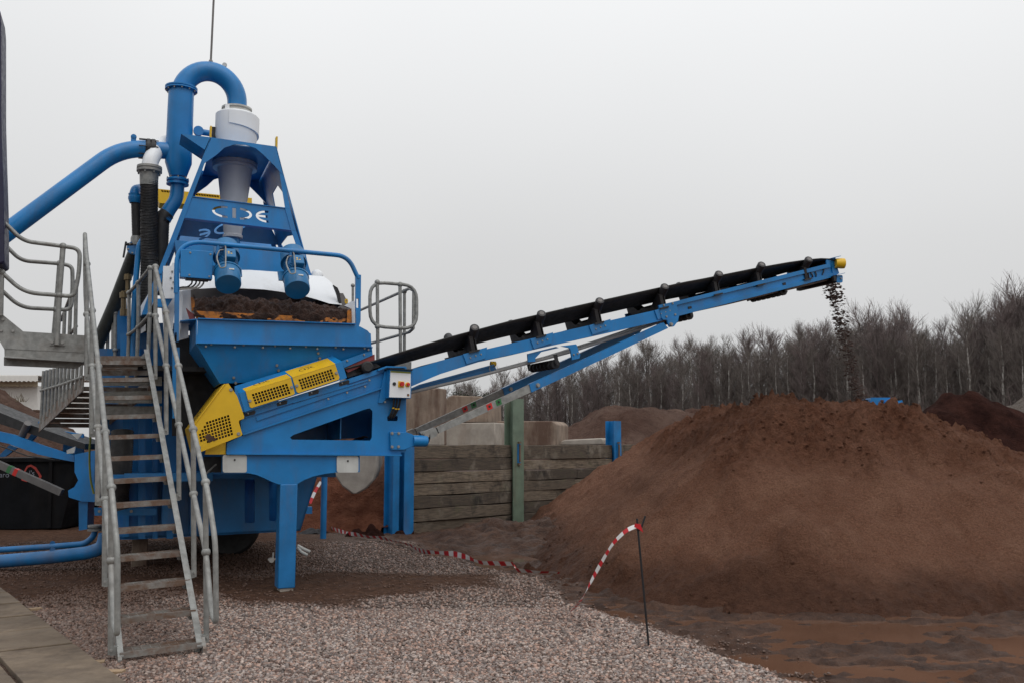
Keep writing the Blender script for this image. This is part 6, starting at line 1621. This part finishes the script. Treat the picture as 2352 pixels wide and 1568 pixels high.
# mirrored discharge conveyor on the other side
lc = thing('side_conveyor', 'second blue conveyor with black belt dropping away to the left edge', 'conveyor', atY(100, 1100, 16))
LY_ = 16.0
def lp(name, pts, dy, th, mat): MB().prism([atY(*q, LY_ + dy) for q in pts], (0, th, 0)).build(name, mat, lc)
lp('belt', pp(B7, (-600, 140), (-80, 350), (200, 465), (460, 555), (625, 612), (625, 655), (440, 610), (180, 525), (-80, 440), (-600, 230)), 0, .9, RUB)
lp('stringer', pp(B7, (-600, 320), (-80, 505), (100, 545), (300, 620), (545, 700), (545, 745), (440, 725), (280, 690), (60, 610), (-80, 580), (-600, 390)), -.05, .08, BLUE)
lp('stringer', pp(B7, (-600, 320), (-80, 505), (100, 545), (300, 620), (545, 700), (545, 745), (440, 725), (280, 690), (60, 610), (-80, 580), (-600, 390)), .95, .08, BLUE)
lp('cross_brace', pp(B7, (0, 690), (70, 620), (130, 640), (40, 705), (0, 710)), .4, .05, BLUE)
lp('cross_brace', pp(B7, (190, 600), (290, 440), (340, 465), (235, 590)), .5, .05, BLUE)
MB().tube([atY(*B7(-60, 605), LY_ - .1), atY(*B7(200, 700), LY_ - .1), atY(*B7(440, 735), LY_)], .012, 6).build('cable', RUB, lc)
MB().tube([atY(*B7(205, 460), LY_ - .12), atY(*B7(160, 560), LY_ + .05)], .06, 12).build('idler', GREYM, lc)
st_a, st_b = atY(*B7(-60, 740), LY_ - .2), atY(*B7(455, 970), LY_ - .2)
MB().beam(st_a, st_b, .10, .11).build('strut', GREYM, lc)
q = st_a.lerp(st_b, .33); MB().beam(q, q + (st_b - st_a) * .05, .105, .115).build('marker', RED, lc)
q = st_a.lerp(st_b, .24); MB().beam(q, q + (st_b - st_a) * .05, .105, .115).build('marker', GREEN, lc)
lp('end_frame', pp(B7, (548, 690), (700, 660), (720, 760), (720, 1040), (600, 1035), (505, 1005), (500, 955), (545, 930), (575, 880), (548, 820)), -.25, .3, BLUE)
lp('end_leg', pp(B7, (578, 1035), (645, 1035), (640, 1240), (580, 1250)), -.2, .25, BLUE_D)
lp('guide_plate', pp(B7, (525, 540), (610, 535), (570, 580)), -.2, .02, OFFW); lp('guide_plate', pp(B7, (490, 660), (555, 630), (545, 680), (490, 685)), -.2, .02, OFFW)
lp('top_bracket', pp(B7, (470, 520), (610, 540), (610, 700), (460, 690)), .6, .05, BLUE)
MB().tube(fillet([atY(*B7(670, 500), 13), atY(*B7(655, 700), 13), atY(*B7(665, 880), 13), atY(*B7(690, 980), 13)], .3, 5), .014, 6).build('earth_cable', simple('yellow_green_cable', (.20, .22, .03), .5), lc)
# blue pipes on the ground
for nm, pts, r, lab in (('ground_pipe', [(-900, 1298), (-80, 1296), (0, 1288), (120, 1278), (205, 1268), (236, 1256), (242, 1225)], .092, 'fat blue pipe lying on the ground beside the stair'), ('ground_pipe', [(-900, 1266), (-80, 1265), (0, 1262), (120, 1254), (195, 1248), (214, 1232), (219, 1215)], .045, 'thin blue pipe lying on the ground behind the fat one')):
    Yb = 13.4 if r > .05 else 14.6
    b = [atY(a, c_, Yb) for a, c_ in pts]
    g0 = b[1].z - r
    b = [Vector((q.x, q.y, max(q.z, r * .9))) for q in b]
    r0 = thing(nm, lab, 'pipe', (b[2].x, b[2].y, 0))
    MB().tube(fillet(b, .18, 6), r, 18).build('pipe', BLUE_D, r0)
    q = b[3]; MB().lathe(q + ZD * r, VD, [(-.01, .04), (.01, .04)], 10).build('lifting_eye', BLUE_D, r0)
    if r < .05: MB().lathe(b[-1] - ZD * .02, ZD, [(0, .11), (.03, .11), (.035, .09), (.06, .11), (.09, .11)], 16).build('flange', GALV, r0)
# marquee
mq = thing('marquee', 'cream marquee with scalloped valance beyond the soil bank', 'marquee', atY(40, 915, 46))
def scallop(x0, x1, y0, y1, n_, amp):
    pts = [(x0, y0), (x1, y0)]
    for k in range(n_ * 4, -1, -1):
        pts.append((x0 + (x1 - x0) * k / (n_ * 4), y1 - amp * abs(math.cos(math.pi * k / 4))))
    return pts
MB().prism([atY(*q, 46) for q in scallop(-120, 86, 862, 876, 20, 2.5)], (0, .05, 0)).build('valance', CANVAS, mq)
MB().prism([atY(*q, 46.6) for q in scallop(-120, 86, 872, 888, 20, 2.5)], (0, .05, 0)).build('valance', CANVAS_S, mq)
MB().prism([atY(-120, 862, 46), atY(86, 862, 46), atY(60, 800, 52), atY(-120, 800, 52)], (0, .02, .02)).build('roof', CANVAS, mq) if False else None
MB().prism([atY(-120, 885, 47), atY(86, 885, 47), atY(86, 940, 47), atY(-120, 940, 47)], (0, 6, 0)).build('wall_canvas', CANVAS, mq)
a, b = atY(-120, 862, 46.05), atY(86, 862, 46.05)
MB().prism([a, b, b + Vector((0, 8, .2)), a + Vector((0, 8, .2))], (0, 0, .03)).build('roof', CANVAS, mq)
# grass tufts on the bank top
gb = MB(); r_ = random.Random(9)
for i in range(30):
    q = atY(r_.uniform(20, 60), 910, 27); q.z = q.z - .15
    gb.tube([q, q + Vector((r_.uniform(-.1, .1), 0, r_.uniform(.1, .3)))], [.008, .003], 3, cap=False)
tag(gb.build('dry_grass', simple('dry_stalks', (.15, .12, .08), .9), None), 'thin dry stalks on top of the soil bank', 'grass', kind='stuff')

# blue machine half hidden behind the heap
bm = thing('feeder_machine', 'small blue feeder bin peeping over the top of the sand heap', 'machine', atY(2035, 935, 22))
MB().prism([atY(*q, 22) for q in ((2000, 912), (2056, 912), (2056, 950), (2000, 950))], (.2, 1.2, 0)).build('bin', BLUE, bm)
MB().prism([atY(*q, 21.7) for q in ((2038, 921), (2056, 920), (2072, 918), (2076, 929), (2076, 955), (2038, 955))], (.2, 1.5, 0)).build('drive_housing', BLUE, bm)
MB().prism([atY(*q, 22.3) for q in ((1982, 918), (2002, 916), (2002, 934), (1982, 932))], (.1, .8, 0)).build('chute', BLACKM, bm)

# falling sand from the conveyor head
fs_ = MB(); r_ = random.Random(21)
hx_ = P(B1(1690, 320), .5)
def clump(c_, s_):
    n_ = r_.randint(3, 7)
    a = r_.uniform(-.5, .5)
    for k in range(n_):
        o_ = c_ + UD * r_.gauss(0, s_ * 1.1) + VD * r_.gauss(0, s_ * .8) + ZD * r_.gauss(0, s_ * .45)
        rr = s_ * r_.uniform(.22, .55)
        V = [Vector((1, 0, 0)), Vector((-1, 0, 0)), Vector((0, 1, 0)), Vector((0, -1, 0)), Vector((0, 0, 1)), Vector((0, 0, -1)), Vector((.7, .5, .5)), Vector((-.6, -.5, -.5))]
        V = [o_ + Vector((q.x * rr * r_.uniform(.7, 1.9), q.y * rr * r_.uniform(.7, 1.5), q.z * rr * r_.uniform(.4, .9))) for q in V]
        fs_.add(V, [(0, 2, 4), (2, 1, 4), (1, 3, 4), (3, 0, 4), (2, 0, 5), (1, 2, 5), (3, 1, 5), (0, 3, 5), (0, 6, 2), (6, 4, 2), (1, 7, 3)])
top_ = P((1893, 648), .5); bot_ = P((1972, 922), .8)
for i in range(280):
    t = r_.random() ** 1.05
    x = 1905 + (1972 - 1905) * (t ** .85); y = 646 + (925 - 646) * t
    wd = 17 - 6 * min(t * 2, 1) + (3 if t > .5 else 0)
    c_ = P((x + r_.gauss(0, wd * .48), y), .55 + r_.gauss(0, .16))
    clump(c_, r_.uniform(.014, .044) * (1.4 if t < .35 else 1.15))
for i in range(700):
    t = r_.random(); c_ = P((1902 + 72 * t ** .85 + r_.gauss(0, 11), 646 + 279 * t), .55 + r_.gauss(0, .2))
    clump(c_, r_.uniform(.003, .010))
tag(fs_.build('falling_sand', WETS, None, smooth=0), 'clods of dark wet sand falling from the conveyor end to the heap', 'sand', kind='stuff')

# iron pin and hazard tape
pin_b = gnd(1493, 1492); pin_t = atY(1463, 1190, pin_b.y + .02)
pn = thing('iron_pin', 'thin black iron pin with hooked top stuck in the gravel edge', 'pin', pin_b)
MB().tube([pin_b - ZD * .1, pin_t], .0095, 8).build('shaft', BLACKM, pn)
h0 = atY(1471, 1216, pin_b.y); MB().tube(fillet([pin_t - ZD * .10, h0, atY(1474, 1208, pin_b.y), atY(1482, 1184, pin_b.y)], .02, 4), .0085, 8).build('hook', BLACKM, pn)
def tape(name, pts, wid, label, twist, stripe=.16, seed=1):
    r_ = random.Random(seed)
    ps = fillet(pts, .6, 8); L = [0.]
    for a, b in zip(ps, ps[1:]): L.append(L[-1] + (b - a).length)
    arr = np.array([tuple(q) for q in ps]); m_ = int(L[-1] / .03)
    mb = MB(); prev = None; acc = []
    for k in range(m_ + 1):
        s_ = L[-1] * k / m_
        c_ = Vector([np.interp(s_, L, arr[:, i]) for i in range(3)]); s2 = min(s_ + .02, L[-1]); c2 = Vector([np.interp(s2, L, arr[:, i]) for i in range(3)])
        c1 = Vector([np.interp(max(s_ - .02, 0), L, arr[:, i]) for i in range(3)])
        d = (c2 - c1).normalized(); ang_ = twist(s_)
        e1 = d.cross(ZD); e1 = e1.normalized() if e1.length > .05 else UD.copy(); e2 = e1.cross(d)
        w_ = (e1 * math.cos(ang_) + e2 * math.sin(ang_)) * wid / 2 * (.55 + .45 * abs(math.sin(s_ * 3.1 + seed)))
        acc.append((c_ - w_, c_ + w_, s_))
    for (a, b, s_), (c_, d, s2) in zip(acc, acc[1:]):
        # slanted bars: the near and far edge change colour a little apart
        mb.add([a, b, d, c_], [(0, 1, 2, 3)], int((s_ / stripe)) % 2)
    o = mb.build(name, [TAPEW, TAPER], None, smooth=60)
    return tag(o, label, 'hazard tape')
py_ = pin_b.y
tape('hazard_tape', [atY(1464, 1206, py_), atY(1440, 1215, py_ + .02), atY(1408, 1245, py_ + .12), atY(1370, 1310, py_ + .35), atY(1335, 1378, py_ + .6), gnd(1308, 1408, .05)], .045, 'red and white tape hanging in a curve from the iron pin', lambda s_: .9 + .9 * math.sin(s_ * 3.2), .075, 2)
k_ = atY(1464, 1206, py_)
MB().prism([k_ + Vector((-.025, -.015, .02)), k_ + Vector((.025, -.02, .015)), k_ + Vector((.05, -.02, -.06)), k_ + Vector((.01, -.015, -.03)), k_ + Vector((-.03, -.01, -.01))], (0, .004, 0)).build('tape_knot', [TAPER], pn)
g_pts = [(718, 1180, .62), (735, 1196, .35), (752, 1222, .08), (800, 1235, .05), (880, 1248, .05), (945, 1265, .06), (985, 1280, .06), (1040, 1288, .08), (1110, 1302, .06), (1180, 1311, .10), (1186, 1322, .06), (1225, 1328, .05), (1285, 1326, .05)]
g_pts2 = []
for (a0, b0_, z0_), (a1_, b1_, z1_) in zip(g_pts, g_pts[1:]):
    for k in range(4): g_pts2.append((a0 + (a1_ - a0) * k / 4, b0_ + (b1_ - b0_) * k / 4, z0_ + (z1_ - z0_) * k / 4))
g_pts2.append(g_pts[-1])
tape('hazard_tape', [(lambda g_: g_ + ZD * (max(z_ - .06, 0) + .065 + max(0., float(ground_height(np.array([g_.x]), np.array([g_.y]))[0][0]))))(gnd(a, b, 0)) for a, b, z_ in g_pts2], .085, 'long red and white tape trailing over the gravel towards the puddles', lambda s_: 1.05 + .35 * math.sin(s_ * 1.3) + .2 * math.sin(s_ * 4.1), .12, 5)
tape('hazard_tape', [atY(737, 1105, 18.5), atY(722, 1130, 18.4), atY(712, 1155, 18.3)], .06, 'short hanging piece of red and white tape behind the blue prop', lambda s_: .9, .12, 7)
# a few bits lying about
cl_ = MB(); r_ = random.Random(3)
for (px, py, s_) in ((810, 1215, .10), (795, 1222, .07), (835, 1205, .09), (700, 1232, .10), (760, 1218, .06)):
    pass
for k, (px, py, lab) in enumerate(((812, 1216, 'pale crumpled sacking on the gravel below the wall post'), (716, 1228, 'small black rag on the gravel behind the front leg'))):
    c_ = gnd(px, py); X, Y = np.meshgrid(np.linspace(-.35, .35, 26), np.linspace(-.22, .22, 18))
    Z = .03 + .12 * np.maximum(0, 1 - np.hypot(X / .36, Y / .23)) + .07 * fbm(X, Y, 7, 4, 701 + k)
    tag(grid_mesh('sacking', X + c_.x, Y + c_.y, Z, simple('pale_sacking' if k == 0 else 'black_rag', (.30, .23, .15) if k == 0 else (.02, .02, .022), .9, var=.4, scale=9), keep=np.hypot(X / .36, Y / .23) + .25 * fbm(X, Y, 6, 3, 711) < .95), lab, 'sacking')
